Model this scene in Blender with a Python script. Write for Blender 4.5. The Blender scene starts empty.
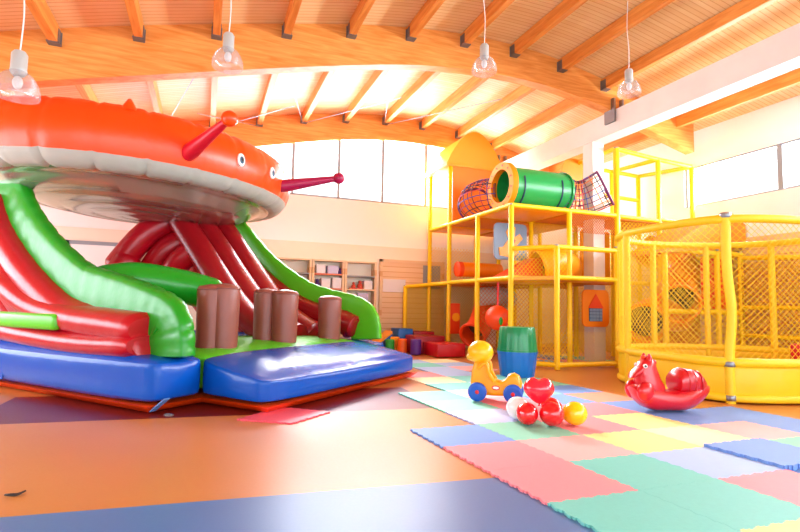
import bpy, bmesh, math, random
from mathutils import Vector, Matrix
S = bpy.context.scene
C = bpy.context.collection
PI = math.pi
random.seed(4)

# ------------------------------------------------------------------ camera
cam = bpy.data.cameras.new('camera'); camo = bpy.data.objects.new('camera', cam); C.objects.link(camo)
cam.sensor_width = 36.0; cam.lens = 36.0 * 510 / 800
cam.clip_start = 0.05; cam.clip_end = 200
RX = (0.93413219, 0.04649097, 0.35388648)      # world X, Y, Z in image axes (right, down, forward)
RY = (-0.35636372, 0.06579023, 0.93202819)
RZ = (0.02004862, -0.99674984, 0.07802446)
camo.matrix_world = Matrix(((RX[0], -RX[1], -RX[2], 0), (RY[0], -RY[1], -RY[2], 0), (RZ[0], -RZ[1], -RZ[2], 1.0), (0, 0, 0, 1)))
S.camera = camo

# ------------------------------------------------------------------ light
S.view_settings.view_transform = 'Standard'; S.view_settings.look = 'None'
S.view_settings.gamma = 1.0; S.view_settings.use_curve_mapping = False
S.view_settings.exposure = 0.92
w = bpy.data.worlds.new('world'); S.world = w; w.use_nodes = True
bg = w.node_tree.nodes['Background']; bg.inputs[0].default_value = (0.93, 0.96, 1.0, 1); bg.inputs[1].default_value = 1.6

def area(name, loc, rot, sx, sy, power, col=(1, 1, 1)):
    l = bpy.data.lights.new(name, 'AREA'); l.shape = 'RECTANGLE'; l.size = sx; l.size_y = sy; l.energy = power; l.color = col
    o = bpy.data.objects.new(name, l); C.objects.link(o); o.location = loc; o.rotation_euler = rot
    return o
area('daylight_far', (1.8, 11.95, 4.2), (math.radians(-90), 0, 0), 13.5, 1.5, 1000, (.94, .97, 1))
area('daylight_right', (9.95, 2.2, 3.55), (0, math.radians(90), 0), 1.0, 11.0, 1100, (.94, .97, 1))
area('fill_left', (-6.0, 6.2, 1.75), (0, math.radians(-90), 0), 1.9, 9.0, 230, (.94, .97, 1))  # added area lamp outside unseen windows, brightens the far end
area('fill_behind', (1.8, -4.5, 1.8), (math.radians(90), 0, 0), 13.5, 3.2, 330, (.96, .98, 1))  # added area lamp for soft frontal light, outside the unseen glazed wall
sl = bpy.data.lights.new('sun', 'SUN'); sl.energy = 4.5; sl.angle = math.radians(9); sl.color = (1, .97, .92)
so = bpy.data.objects.new('sun', sl); C.objects.link(so); so.location = (0, 20, 12); so.rotation_euler = (math.radians(-58), 0, math.radians(-4))

# ------------------------------------------------------------------ materials
def lin(h):
    h = h.lstrip('#'); v = [int(h[i:i+2], 16) / 255 for i in (0, 2, 4)]
    return tuple((c / 12.92 if c <= .04045 else ((c + .055) / 1.055) ** 2.4) for c in v) + (1,)
MC = {}
def mat(name, col, rough=.5, metal=0, spec=.5, bump=0, bscale=30, vary=0, vscale=3, coat=0, trans=0, emit=0, stretch=None):
    if name in MC: return MC[name]
    m = bpy.data.materials.new(name); m.use_nodes = True; n = m.node_tree.nodes; L = m.node_tree.links
    b = n['Principled BSDF']; c = lin(col) if isinstance(col, str) else col
    b.inputs['Base Color'].default_value = c; b.inputs['Roughness'].default_value = rough
    b.inputs['Metallic'].default_value = metal; b.inputs['Specular IOR Level'].default_value = spec
    b.inputs['Coat Weight'].default_value = coat; b.inputs['Coat Roughness'].default_value = .08
    if trans: b.inputs['Transmission Weight'].default_value = trans
    tc = n.new('ShaderNodeTexCoord'); mp = n.new('ShaderNodeMapping'); L.new(tc.outputs['Object'], mp.inputs[0])
    if stretch: mp.inputs['Scale'].default_value = stretch
    if vary:
        t = n.new('ShaderNodeTexNoise'); t.inputs['Scale'].default_value = vscale; t.inputs['Detail'].default_value = 5
        L.new(mp.outputs[0], t.inputs['Vector'])
        mx = n.new('ShaderNodeMix'); mx.data_type = 'RGBA'; mx.blend_type = 'MULTIPLY'
        mx.inputs[0].default_value = vary; mx.inputs[6].default_value = c
        r = n.new('ShaderNodeValToRGB'); r.color_ramp.elements[0].position = .3; r.color_ramp.elements[0].color = (.35, .35, .35, 1)
        r.color_ramp.elements[1].position = .65
        L.new(t.outputs['Fac'], r.inputs[0]); L.new(r.outputs[0], mx.inputs[7]); L.new(mx.outputs[2], b.inputs['Base Color'])
    if bump:
        t = n.new('ShaderNodeTexNoise'); t.inputs['Scale'].default_value = bscale; t.inputs['Detail'].default_value = 3
        L.new(mp.outputs[0], t.inputs['Vector'])
        bp = n.new('ShaderNodeBump'); bp.inputs['Strength'].default_value = bump; bp.inputs['Distance'].default_value = .02
        L.new(t.outputs['Fac'], bp.inputs['Height']); L.new(bp.outputs[0], b.inputs['Normal'])
    MC[name] = m; return m

def wood(name, c1, c2, scale=(1, 1, 1), rough=.45, ring=3.0):
    m = bpy.data.materials.new(name); m.use_nodes = True; n = m.node_tree.nodes; L = m.node_tree.links; b = n['Principled BSDF']
    tc = n.new('ShaderNodeTexCoord'); mp = n.new('ShaderNodeMapping'); mp.inputs['Scale'].default_value = scale
    L.new(tc.outputs['Object'], mp.inputs[0])
    t = n.new('ShaderNodeTexNoise'); t.inputs['Scale'].default_value = ring; t.inputs['Detail'].default_value = 6; t.inputs['Distortion'].default_value = .6
    L.new(mp.outputs[0], t.inputs['Vector'])
    r = n.new('ShaderNodeValToRGB'); r.color_ramp.elements[0].position = .32; r.color_ramp.elements[1].position = .68
    r.color_ramp.elements[0].color = lin(c1); r.color_ramp.elements[1].color = lin(c2)
    L.new(t.outputs['Fac'], r.inputs[0]); L.new(r.outputs[0], b.inputs['Base Color']); b.inputs['Roughness'].default_value = rough
    MC[name] = m; return m

def planks(name, c1, c2, axis, pitch, rough=.5, groove=.5):
    """boards: a narrow groove every `pitch` metres along `axis`, each board its own tone"""
    m = bpy.data.materials.new(name); m.use_nodes = True; n = m.node_tree.nodes; L = m.node_tree.links; b = n['Principled BSDF']
    tc = n.new('ShaderNodeTexCoord'); sp = n.new('ShaderNodeSeparateXYZ'); L.new(tc.outputs['Object'], sp.inputs[0])
    dv = n.new('ShaderNodeMath'); dv.operation = 'DIVIDE'; dv.inputs[1].default_value = pitch; L.new(sp.outputs[axis], dv.inputs[0])
    fl = n.new('ShaderNodeMath'); fl.operation = 'FLOOR'; L.new(dv.outputs[0], fl.inputs[0])
    fr = n.new('ShaderNodeMath'); fr.operation = 'FRACT'; L.new(dv.outputs[0], fr.inputs[0])
    gt = n.new('ShaderNodeMath'); gt.operation = 'GREATER_THAN'; gt.inputs[1].default_value = .86; L.new(fr.outputs[0], gt.inputs[0])
    wn = n.new('ShaderNodeTexWhiteNoise'); wn.noise_dimensions = '1D'; L.new(fl.outputs[0], wn.inputs['W'])
    mp = n.new('ShaderNodeMapping'); mp.inputs['Scale'].default_value = (1.2, 14, 14) if axis != 'X' else (14, 1.2, 14); L.new(tc.outputs['Object'], mp.inputs[0])
    t = n.new('ShaderNodeTexNoise'); t.inputs['Scale'].default_value = 1.5; t.inputs['Detail'].default_value = 4; L.new(mp.outputs[0], t.inputs['Vector'])
    av = n.new('ShaderNodeMath'); av.operation = 'ADD'; L.new(wn.outputs[0], av.inputs[0]); L.new(t.outputs['Fac'], av.inputs[1])
    hf = n.new('ShaderNodeMath'); hf.operation = 'MULTIPLY'; hf.inputs[1].default_value = .5; L.new(av.outputs[0], hf.inputs[0])
    mx = n.new('ShaderNodeMix'); mx.data_type = 'RGBA'; mx.inputs[6].default_value = lin(c1); mx.inputs[7].default_value = lin(c2); L.new(hf.outputs[0], mx.inputs[0])
    m2 = n.new('ShaderNodeMix'); m2.data_type = 'RGBA'; m2.blend_type = 'MULTIPLY'; m2.inputs[7].default_value = (groove, groove * .8, groove * .6, 1)
    L.new(gt.outputs[0], m2.inputs[0]); L.new(mx.outputs[2], m2.inputs[6]); L.new(m2.outputs[2], b.inputs['Base Color'])
    b.inputs['Roughness'].default_value = rough
    MC[name] = m; return m

def glass_mat(name, tint=(.96, .98, 1, 1), gloss=.08, diff=0.0, rough=.03):
    m = bpy.data.materials.new(name); m.use_nodes = True; n = m.node_tree.nodes; L = m.node_tree.links
    n.remove(n['Principled BSDF']); out = n['Material Output']
    t = n.new('ShaderNodeBsdfTransparent'); t.inputs[0].default_value = tint
    g = n.new('ShaderNodeBsdfGlossy'); g.inputs['Roughness'].default_value = rough
    mx = n.new('ShaderNodeMixShader'); mx.inputs[0].default_value = gloss
    L.new(t.outputs[0], mx.inputs[1]); L.new(g.outputs[0], mx.inputs[2]); last = mx
    if diff:
        d = n.new('ShaderNodeBsdfDiffuse'); d.inputs[0].default_value = (.85, .87, .88, 1)
        m2 = n.new('ShaderNodeMixShader'); m2.inputs[0].default_value = diff
        L.new(mx.outputs[0], m2.inputs[1]); L.new(d.outputs[0], m2.inputs[2]); last = m2
    L.new(last.outputs[0], out.inputs[0]); MC[name] = m; return m

M_ = MC
mat('plaster', '#f6f5f4', .85, bump=.05, bscale=60)
mat('beige', '#f4e4d0', .7)
mat('concrete', '#e6e2dd', .7, bump=.05, bscale=40, vary=.08)
wood('glulam', '#da8230', '#f2a656', (1.2, 6, 14), .45, 1.6)
wood('purlin', '#d67e2c', '#efa04c', (12, 1, 12), .5, 1.6)
planks('deck', '#eabf80', '#f7dca8', 'Y', .08, .5, .78)
planks('woodpanel', '#e4b88a', '#f0cda0', 'Z', .12, .5, .8)
planks('shelfwood', '#e2bd8e', '#ecca9e', 'Z', .9, .5, .9)
mat('frame_grey', '#8f959c', .5)
mat('steel', '#8d9096', .35, metal=.8)
mat('dark_steel', '#74777e', .4, metal=.6)
glass_mat('window_glass'); glass_mat('lamp_glass', (.88, .9, .93, 1), .14, .16, .12)
mat('yel', '#fbd205', .45, bump=.1, bscale=25)
mat('yel_pad', '#efcb18', .5, bump=.25, bscale=18)
mat('yel_skirt', '#f0c60c', .45, bump=.35, bscale=5)
mat('net_yel', '#f5d020', .6)
mat('net_dark', '#c96a12', .6)
mat('orange_pl', '#f98a0a', .4)
mat('amber_pl', '#fba90f', .35)
mat('redorange', '#ef4a12', .4)
mat('deckpad', '#c98018', .6)
mat('black', '#1c1c1e', .5)
mat('vinyl_orange', '#fb4a06', .33, bump=.3, bscale=7, stretch=(1, 1, .35))
mat('vinyl_grey', '#b3b3aa', .35, bump=.3, bscale=7)
mat('vinyl_green', '#18921a', .3, bump=.25, bscale=7)
mat('vinyl_lime', '#58c41f', .32, bump=.2, bscale=6)
mat('vinyl_dkgreen', '#0f8f1c', .28, bump=.25, bscale=6)
mat('vinyl_red', '#b40a1e', .3, bump=.3, bscale=6)
mat('vinyl_dkred', '#960b16', .3, bump=.3, bscale=6)
mat('vinyl_blue', '#0450b4', .22, spec=.3, bump=.3, bscale=6)
mat('vinyl_brown', '#8a4a3c', .4, bump=.2, bscale=8)
mat('vinyl_crimson', '#d4102e', .35, bump=.1)
mat('antenna_purple', '#a8104a', .35)
mat('webbing', '#5f8fd0', .5)
mat('white_pl', '#f4f2ee', .4)
mat('eye_blue', '#1c5a78', .3)
mat('green_tun', '#149a48', .35)
mat('navy', '#14305e', .5)
mat('rope_purple', '#6a1f5c', .6); mat('rope_red', '#c42a44', .6); mat('rope_blue', '#2f56a8', .6); mat('rope_black', '#2a1a22', .6); mat('rope_orange', '#ee8a2a', .6)
mat('toy_yellow', '#fbb80c', .3); mat('toy_amber', '#f9a60a', .3); mat('toy_blue', '#0a52c0', .35); mat('toy_red', '#dd1c22', .35)
mat('rocker_red', '#c60419', .28, coat=.4)
mat('bucket_green', '#0c8a54', .3); mat('bucket_blue', '#0c6cc4', .35)
mat('cushion_red', '#c4081c', .4); mat('cushion_dkred', '#a00a20', .4); mat('cushion_blue', '#1268c8', .45); mat('cushion_purple', '#5a2c9a', .45); mat('cushion_green', '#2cae3c', .45); mat('cushion_orange', '#f46a14', .45)
mat('blt_red', '#e8101c', .12, coat=.6); mat('blt_heart', '#f02038', .15, coat=.6); mat('blt_yel', '#fbc80a', .12, coat=.6); mat('blt_white', '#eeeae8', .15, coat=.5)
mat('panel_blue', '#7f9cb8', .5); mat('grey_pl', '#b8bcb8', .35)
# silver foil below the saucer
m = mat('silver', '#b4baa8', .2, metal=.65, bump=.3, bscale=2.2)

# ------------------------------------------------------------------ mesh helpers
def obj(name, bm, m, parent=None, smooth=True):
    me = bpy.data.meshes.new(name); bmesh.ops.recalc_face_normals(bm, faces=bm.faces[:]); bm.to_mesh(me); bm.free()
    o = bpy.data.objects.new(name, me); C.objects.link(o)
    ms = m if isinstance(m, (list, tuple)) else [m]
    for k in ms: me.materials.append(MC[k] if isinstance(k, str) else k)
    if smooth:
        for p in me.polygons: p.use_smooth = True
        me.set_sharp_from_angle(angle=math.radians(42))
    if parent: o.parent = parent
    return o
def tag(o, label, cat, group=None, kind=None):
    o['label'] = label; o['category'] = cat
    if group: o['group'] = group
    if kind: o['kind'] = kind
    return o
def thing(name, label, cat, loc=(0, 0, 0), rz=0, group=None):
    o = bpy.data.objects.new(name, None); C.objects.link(o); o.location = loc; o.rotation_euler = (0, 0, rz); o.empty_display_size = .1
    return tag(o, label, cat, group)
def struct(name, bm, m, smooth=False):
    o = obj(name, bm, m, None, smooth); o['kind'] = 'structure'; return o
def BM(): return bmesh.new()
def box(bm, x0, x1, y0, y1, z0, z1, bev=0, seg=2, rot=None, mi=0):
    vs = [bm.verts.new((x, y, z)) for z in (z0, z1) for y in (y0, y1) for x in (x0, x1)]
    fs = [bm.faces.new([vs[i] for i in f]) for f in ((0, 2, 3, 1), (4, 5, 7, 6), (0, 1, 5, 4), (2, 6, 7, 3), (0, 4, 6, 2), (1, 3, 7, 5))]
    for f in fs: f.material_index = mi
    if bev:
        es = list({e for f in fs for e in f.edges})
        r = bmesh.ops.bevel(bm, geom=es, offset=bev, segments=seg, profile=.5, affect='EDGES', clamp_overlap=True)
        vs = [v for v in vs if v.is_valid] + [v for v in r['verts'] if v.is_valid]; vs = list(set(vs))
    if rot is not None: bmesh.ops.transform(bm, matrix=rot, verts=vs)
    return bm
def frames(pts, up=None):
    P = [Vector(p) for p in pts]; n = len(P); T = []
    for i in range(n):
        a = P[max(i - 1, 0)]; b = P[min(i + 1, n - 1)]; T.append((b - a).normalized())
    ref = Vector(up) if up else (Vector((0, 0, 1)) if abs(T[0].z) < .9 else Vector((1, 0, 0)))
    N = []; pn = (ref - T[0] * ref.dot(T[0])).normalized()
    for t in T:
        v = (Vector(up) if up else pn); v = v - t * v.dot(t)
        pn = v.normalized() if v.length > 1e-6 else pn; N.append(pn)
    return P, T, N
def sweep(bm, pts, r, seg=10, rn=None, up=None, caps=True, closed=False, wob=0, wn=8, power=1.0):
    """tube along pts; r scalar or list; rn = radius along the frame normal when the section is an ellipse"""
    P, T, N = frames(pts, up); n = len(P); R = r if isinstance(r, (list, tuple)) else [r] * n
    RN = R if rn is None else (rn if isinstance(rn, (list, tuple)) else [rn] * n); rings = []
    if closed:
        T = [(P[(i + 1) % n] - P[i - 1]).normalized() for i in range(n)]
        if up: N = [(Vector(up) - t * Vector(up).dot(t)).normalized() for t in T]
    for i in range(n):
        B = T[i].cross(N[i]); ring = []
        for k in range(seg):
            a = 2 * PI * k / seg; ca, sa = math.cos(a), math.sin(a)
            if power != 1.0:
                ca = math.copysign(abs(ca) ** power, ca); sa = math.copysign(abs(sa) ** power, sa)
            ring.append(bm.verts.new(P[i] + N[i] * (RN[i] * ca) + B * (R[i] * sa)))
        rings.append(ring)
    m = n if closed else n - 1
    for i in range(m):
        a, b = rings[i], rings[(i + 1) % n]
        for k in range(seg): bm.faces.new((a[k], a[(k + 1) % seg], b[(k + 1) % seg], b[k]))
    if caps and not closed:
        bm.faces.new(rings[0][::-1]); bm.faces.new(rings[-1])
    return bm
def capsule_path(pts, r, steps=5):
    """extends the path with rounded ends -> (pts, radii)"""
    P = [Vector(p) for p in pts]; d0 = (P[0] - P[1]).normalized(); d1 = (P[-1] - P[-2]).normalized(); pp, rr = [], []
    for k in range(steps):
        a = PI / 2 * (1 - (k + .25) / steps); pp.append(P[0] + d0 * (r * math.sin(a) * .8)); rr.append(r * math.cos(a))
    for p in P: pp.append(p); rr.append(r)
    for k in range(steps):
        a = PI / 2 * ((k + .75) / steps); pp.append(P[-1] + d1 * (r * math.sin(a) * .8)); rr.append(r * math.cos(a))
    return pp, rr
def lathe(bm, prof, cx=0, cy=0, cz=0, seg=24, rfun=None, mat4=None):
    rings = []
    for (r, z) in prof:
        ring = []
        for k in range(seg):
            a = 2 * PI * k / seg; rr = r * (rfun(a, z) if rfun else 1); v = Vector((rr * math.cos(a), rr * math.sin(a), z))
            if mat4 is not None: v = mat4 @ v
            ring.append(bm.verts.new((v.x + cx, v.y + cy, v.z + cz)))
        rings.append(ring)
    for i in range(len(rings) - 1):
        for k in range(seg): bm.faces.new((rings[i][k], rings[i][(k + 1) % seg], rings[i + 1][(k + 1) % seg], rings[i + 1][k]))
    loopp = prof[0] == prof[-1]
    if not loopp and prof[0][0] > 1e-4: bm.faces.new(rings[0][::-1])
    if not loopp and prof[-1][0] > 1e-4: bm.faces.new(rings[-1])
    bmesh.ops.remove_doubles(bm, verts=bm.verts[:], dist=1e-5)
    return bm
def ball(bm, c, r, sx=1, sy=1, sz=1, seg=24, rings=14):
    g = bmesh.ops.create_uvsphere(bm, u_segments=seg, v_segments=rings, radius=r)
    for v in g['verts']: v.co = Vector((v.co.x * sx + c[0], v.co.y * sy + c[1], v.co.z * sz + c[2]))
    return bm
def prism(bm, poly, fn0, fn1):
    a = [bm.verts.new(fn0(p)) for p in poly]; b = [bm.verts.new(fn1(p)) for p in poly]; n = len(poly)
    bm.faces.new(a[::-1]); bm.faces.new(b)
    for i in range(n): bm.faces.new((a[i], a[(i + 1) % n], b[(i + 1) % n], b[i]))
    return bm
def smooth_pts(ctrl, sub=6, closed=False):
    P = [Vector(c) for c in ctrl]; n = len(P); out = []
    for i in range(n if closed else n - 1):
        p0 = P[(i - 1) % n] if closed or i > 0 else P[0]; p1 = P[i]; p2 = P[(i + 1) % n]; p3 = P[(i + 2) % n] if closed or i + 2 < n else P[-1]
        for k in range(sub):
            t = k / sub; out.append(.5 * ((2 * p1) + (p2 - p0) * t + (2 * p0 - 5 * p1 + 4 * p2 - p3) * t * t + (3 * p1 - p0 - 3 * p2 + p3) * t ** 3))
    if not closed: out.append(P[-1].copy())
    return out
def net(name, pfun, SL, ZL, pitch, r, m, parent, nsub=1):
    """diamond net: straight strands at +-45 degrees over a rectangle SL x ZL mapped by pfun(s, z)"""
    verts, faces = [], []
    def strand(s0, z0, s1, z1):
        n = max(1, int(round(nsub * abs(s1 - s0) / max(SL, 1e-6))) if nsub > 1 else 1)
        prev = None
        for i in range(n + 1):
            t = i / n; s = s0 + (s1 - s0) * t; z = z0 + (z1 - z0) * t
            p = Vector(pfun(s, z)); q = Vector(pfun(min(s + .01, SL + .01), z)); h = (q - p); h = h.normalized() if h.length > 0 else Vector((1, 0, 0))
            u = (Vector(pfun(s, z + .01)) - p).normalized(); nn = h.cross(u)
            side = (h * (z1 - z0) - u * (s1 - s0)).normalized(); b = len(verts)
            verts.extend([p + side * r, p - side * r * .5 + nn * r * .87, p - side * r * .5 - nn * r * .87])
            if prev is not None:
                for k in range(3): faces.append((prev + k, prev + (k + 1) % 3, b + (k + 1) % 3, b + k))
            prev = b
    d = pitch * math.sqrt(2); k = -ZL
    while k < SL:
        a0 = max(k, 0); a1 = min(k + ZL, SL)
        if a1 - a0 > .02:
            strand(a0, a0 - k, a1, a1 - k); strand(a0, ZL - (a0 - k), a1, ZL - (a1 - k))
        k += d
    me = bpy.data.meshes.new(name); me.from_pydata([tuple(v) for v in verts], [], faces); me.materials.append(MC[m])
    o = bpy.data.objects.new(name, me); C.objects.link(o)
    if parent: o.parent = parent
    return o

# ================================================================== THE ROOM
XL, XR, YF, YB = -5.6, 9.3, 11.3, -4.0
BOT = [(-5.6, 2.55), (-4, 3.1), (-2.43, 3.575), (-.82, 3.98), (1.155, 4.465), (2.7, 4.8), (3.76, 4.94), (4.6, 4.98), (5.56, 4.945), (6.1, 4.88), (6.8, 4.77), (7.64, 4.55), (9.3, 4.14)]
TOP = [(-5.6, 3.2), (-4, 3.75), (-2.47, 4.22), (-.85, 4.66), (1.49, 5.20), (2.69, 5.42), (3.76, 5.54), (4.79, 5.56), (5.6, 5.50), (6.6, 5.33), (7.2, 5.19), (7.9, 5.02), (9.3, 4.72)]
def interp(T, x):
    pts = T; n = len(pts)
    for i in range(n - 1):
        if x <= pts[i + 1][0] or i == n - 2:
            (x0, y0), (x1, y1) = pts[i], pts[i + 1]
            m0 = (y1 - pts[i - 1][1]) / (x1 - pts[i - 1][0]) if i > 0 else (y1 - y0) / (x1 - x0)
            m1 = (pts[i + 2][1] - y0) / (pts[i + 2][0] - x0) if i + 2 < n else (y1 - y0) / (x1 - x0)
            h = x1 - x0; t = (x - x0) / h
            return (2*t**3-3*t*t+1)*y0 + (t**3-2*t*t+t)*h*m0 + (-2*t**3+3*t*t)*y1 + (t**3-t*t)*h*m1
def zb(x): return interp(BOT, x)
def zt(x): return interp(TOP, x)
NX = 60
XS = [XL + (XR - XL) * i / NX for i in range(NX + 1)]

# floor with inlaid coloured sheets
def floor_mat():
    m = bpy.data.materials.new('floor_lino'); m.use_nodes = True; n = m.node_tree.nodes; L = m.node_tree.links; b = n['Principled BSDF']
    tc = n.new('ShaderNodeTexCoord'); sp = n.new('ShaderNodeSeparateXYZ'); L.new(tc.outputs['Object'], sp.inputs[0])
    def cmp(out, op, v):
        k = n.new('ShaderNodeMath'); k.operation = op; k.inputs[1].default_value = v; L.new(out, k.inputs[0]); return k.outputs[0]
    def mul(a, c):
        k = n.new('ShaderNodeMath'); k.operation = 'MULTIPLY'; L.new(a, k.inputs[0]); L.new(c, k.inputs[1]); return k.outputs[0]
    # the two seams run a few degrees off the room's axis
    k1 = n.new('ShaderNodeMath'); k1.operation = 'MULTIPLY_ADD'; k1.inputs[1].default_value = .085; L.new(sp.outputs['X'], k1.inputs[0]); L.new(sp.outputs['Y'], k1.inputs[2])
    yy = k1.outputs[0]
    nt = n.new('ShaderNodeTexNoise'); nt.inputs['Scale'].default_value = .8; nt.inputs['Detail'].default_value = 3; L.new(tc.outputs['Object'], nt.inputs['Vector'])
    ns = n.new('ShaderNodeTexNoise'); ns.inputs['Scale'].default_value = 60; ns.inputs['Detail'].default_value = 4; L.new(tc.outputs['Object'], ns.inputs['Vector'])
    def mix(f, a, c):
        k = n.new('ShaderNodeMix'); k.data_type = 'RGBA'; 
        if isinstance(f, float): k.inputs[0].default_value = f
        else: L.new(f, k.inputs[0])
        for s, v in ((6, a), (7, c)):
            if isinstance(v, tuple): k.inputs[s].default_value = v
            else: L.new(v, k.inputs[s])
        return k.outputs[2]
    orange = mix(nt.outputs['Fac'], lin('#c27634'), lin('#cf8846'))
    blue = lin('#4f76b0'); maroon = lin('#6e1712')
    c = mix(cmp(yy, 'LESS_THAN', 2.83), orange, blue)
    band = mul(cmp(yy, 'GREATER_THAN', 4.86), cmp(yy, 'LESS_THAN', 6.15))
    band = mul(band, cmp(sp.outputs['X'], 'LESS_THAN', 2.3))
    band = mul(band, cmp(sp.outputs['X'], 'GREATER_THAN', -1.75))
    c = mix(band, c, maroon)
    L.new(c, b.inputs['Base Color'])
    b.inputs['Specular IOR Level'].default_value = .45
    rr = n.new('ShaderNodeMapRange'); rr.inputs[3].default_value = .3; rr.inputs[4].default_value = .42; L.new(ns.outputs['Fac'], rr.inputs[0]); L.new(rr.outputs[0], b.inputs['Roughness'])
    b.inputs['Coat Weight'].default_value = .12; b.inputs['Coat Roughness'].default_value = .3
    MC['floor_lino'] = m
floor_mat()
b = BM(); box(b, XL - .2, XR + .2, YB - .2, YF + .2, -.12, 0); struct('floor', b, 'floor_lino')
b = BM(); box(b, XL - .2, XR + .2, YB - 14, YB - .2, -.16, -.04)
mat('paving', '#b8b2a8', .8, vary=.2); o = struct('floor_outside', b, 'paving')

# far wall: low wall, glazing under the arch
SILL = 3.42
b = BM(); box(b, XL - .2, XR + .2, YF, YF + .25, 0, SILL); struct('wall_far', b, 'plaster')
b = BM(); box(b, XL, XR, YF - .04, YF + .002, 0, 2.38); struct('wall_far_panelling', b, 'beige')
b = BM()
gx = [-5.6, -4.55, -3.5, -2.45, -1.4, -.35, .65, 1.70, 2.75, 3.82, 4.94, 6.0, 7.05, 8.1, 9.25]
for i in range(len(gx) - 1):
    x0, x1 = gx[i] + .02, gx[i + 1] - .02
    if max(zb(x0), zb(x1)) < SILL + .1: continue
    t = thing('window', 'w', 'window'); del t['label']; del t['category']
    t.name = 'window_%d' % (i + 1); t['kind'] = 'structure'; t.location = (0, 0, 0)
    g = BM(); P = [(x0, SILL), (x1, SILL), (x1, max(zb(x1) + .1, SILL + .02)), (x0, max(zb(x0) + .1, SILL + .02))]
    prism(g, P, lambda p: (p[0], YF + .12, p[1]), lambda p: (p[0], YF + .13, p[1])); obj('pane', g, 'window_glass', t, False)
    g = BM()
    box(g, x1 - .01, x1 + .05, YF + .05, YF + .2, SILL, max(zb(x1) + .15, SILL + .05)); box(g, x0, x1, YF + .05, YF + .2, SILL, SILL + .05)
    obj('window_frame', g, 'frame_grey', t, False)
b.free()
# right wall with strip windows
WZ0, WZ1 = 3.15, 3.98
b = BM(); box(b, XR, XR + .25, YB - .2, YF + .25, 0, WZ0); box(b, XR, XR + .25, YB - .2, YF + .25, WZ1, 4.95); box(b, XR, XR + .25, 7.75, YF + .25, WZ0, WZ1); box(b, XR, XR + .25, YB - .2, YB + .4, WZ0, WZ1)
struct('wall_right', b, 'plaster')
b = BM(); box(b, XR - .04, XR + .002, YB, YF, 0, 2.38); struct('wall_right_panelling', b, 'woodpanel')
ys = [-3.6, -1.7, .2, 2.1, 4.0, 5.87, 7.75]
for i in range(len(ys) - 1):
    t = thing('window_%d' % (20 + i), 'w', 'window'); del t['label']; del t['category']; t['kind'] = 'structure'
    g = BM(); box(g, XR + .10, XR + .11, ys[i] + .02, ys[i + 1] - .02, WZ0, WZ1); obj('pane', g, 'window_glass', t, False)
    g = BM(); box(g, XR + .04, XR + .16, ys[i + 1] - .05, ys[i + 1] + .04, WZ0, WZ1); box(g, XR + .02, XR + .2, ys[i], ys[i + 1], WZ0 - .02, WZ0 + .03); box(g, XR + .02, XR + .2, ys[i], ys[i + 1], WZ1 - .03, WZ1 + .02)
    obj('window_frame', g, 'frame_grey', t, False)
b = BM(); box(b, XL - .2, XL, YB - .2, YF + .25, 0, .8); box(b, XL - .2, XL, YB - .2, YF + .25, 2.7, 3.3); box(b, XL - .2, XL, YB - .2, 1.6, .8, 2.7); box(b, XL - .2, XL, 10.8, YF + .25, .8, 2.7); struct('wall_left', b, 'plaster')
for i in range(4):  # unseen windows, put in so the added left lamp reaches the room
    y0 = 1.6 + 2.3 * i; t = thing('window_%d' % (60 + i), 'w', 'window'); del t['label']; del t['category']; t['kind'] = 'structure'
    g = BM(); box(g, XL - .11, XL - .10, y0 + .03, y0 + 2.27, .8, 2.7); obj('pane', g, 'window_glass', t, False)
    g = BM(); box(g, XL - .15, XL - .05, y0 + 2.26, y0 + 2.32, .8, 2.7); box(g, XL - .15, XL - .05, y0, y0 + 2.3, .8, .85); box(g, XL - .15, XL - .05, y0, y0 + 2.3, 2.65, 2.7); obj('window_frame', g, 'frame_grey', t, False)
# wall behind the camera: unseen, glazed wide to let in soft frontal light
b = BM(); box(b, XL, XR, YB - .2, YB, 0, .35)
prism(b, [(x, zt(x)) for x in XS] + [(XR, 3.3), (XL, 3.3 - .35)], lambda p: (p[0], YB - .2, p[1]), lambda p: (p[0], YB, p[1])); struct('wall_behind', b, 'plaster')
for i in range(7):
    x0 = XL + (XR - XL) / 7 * i; x1 = x0 + (XR - XL) / 7
    t = thing('window_%d' % (40 + i), 'w', 'window'); del t['label']; del t['category']; t['kind'] = 'structure'
    g = BM(); box(g, x0 + .04, x1 - .04, YB - .11, YB - .1, .35, 3.3 if i else 2.95); obj('pane', g, 'window_glass', t, False)
    g = BM(); box(g, x1 - .05, x1 + .03, YB - .16, YB - .04, .35, 3.3); obj('window_frame', g, 'frame_grey', t, False)

# roof deck, arched beams, purlins, concrete beam and column
b = BM()
v = [[b.verts.new((x, y, zt(x) + dz)) for x in XS] for (y, dz) in ((YB - .2, 0), (YF + .25, 0), (YF + .25, .1), (YB - .2, .1))]
for i in range(NX):
    for k in range(4): b.faces.new((v[k][i], v[k][i + 1], v[(k + 1) % 4][i + 1], v[(k + 1) % 4][i]))
struct('ceiling', b, 'deck', True)
def hanger(parent, x, y, sgn):
    g = BM(); z = zt(x)
    box(g, x - .06, x - .052, y, y + sgn * .12, z - .225, z - .05); box(g, x + .052, x + .06, y, y + sgn * .12, z - .225, z - .05); box(g, x - .07, x + .07, y, y + sgn * .01, z - .225, z - .05); box(g, x - .07, x + .07, y, y + sgn * .12, z - .23, z - .217)
    obj('joist_hanger', g, 'dark_steel', parent, False)
PX = [-4.84, -3.86, -2.88, -1.9, -.97, -.02, .93, 1.89, 2.86, 3.83, 4.79, 5.78, 6.76]
FR = [(-1.3, 'trim_1'), (3.0, 'trim_2'), (7.3, 'trim_3'), (11.3, 'trim_4')]
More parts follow.
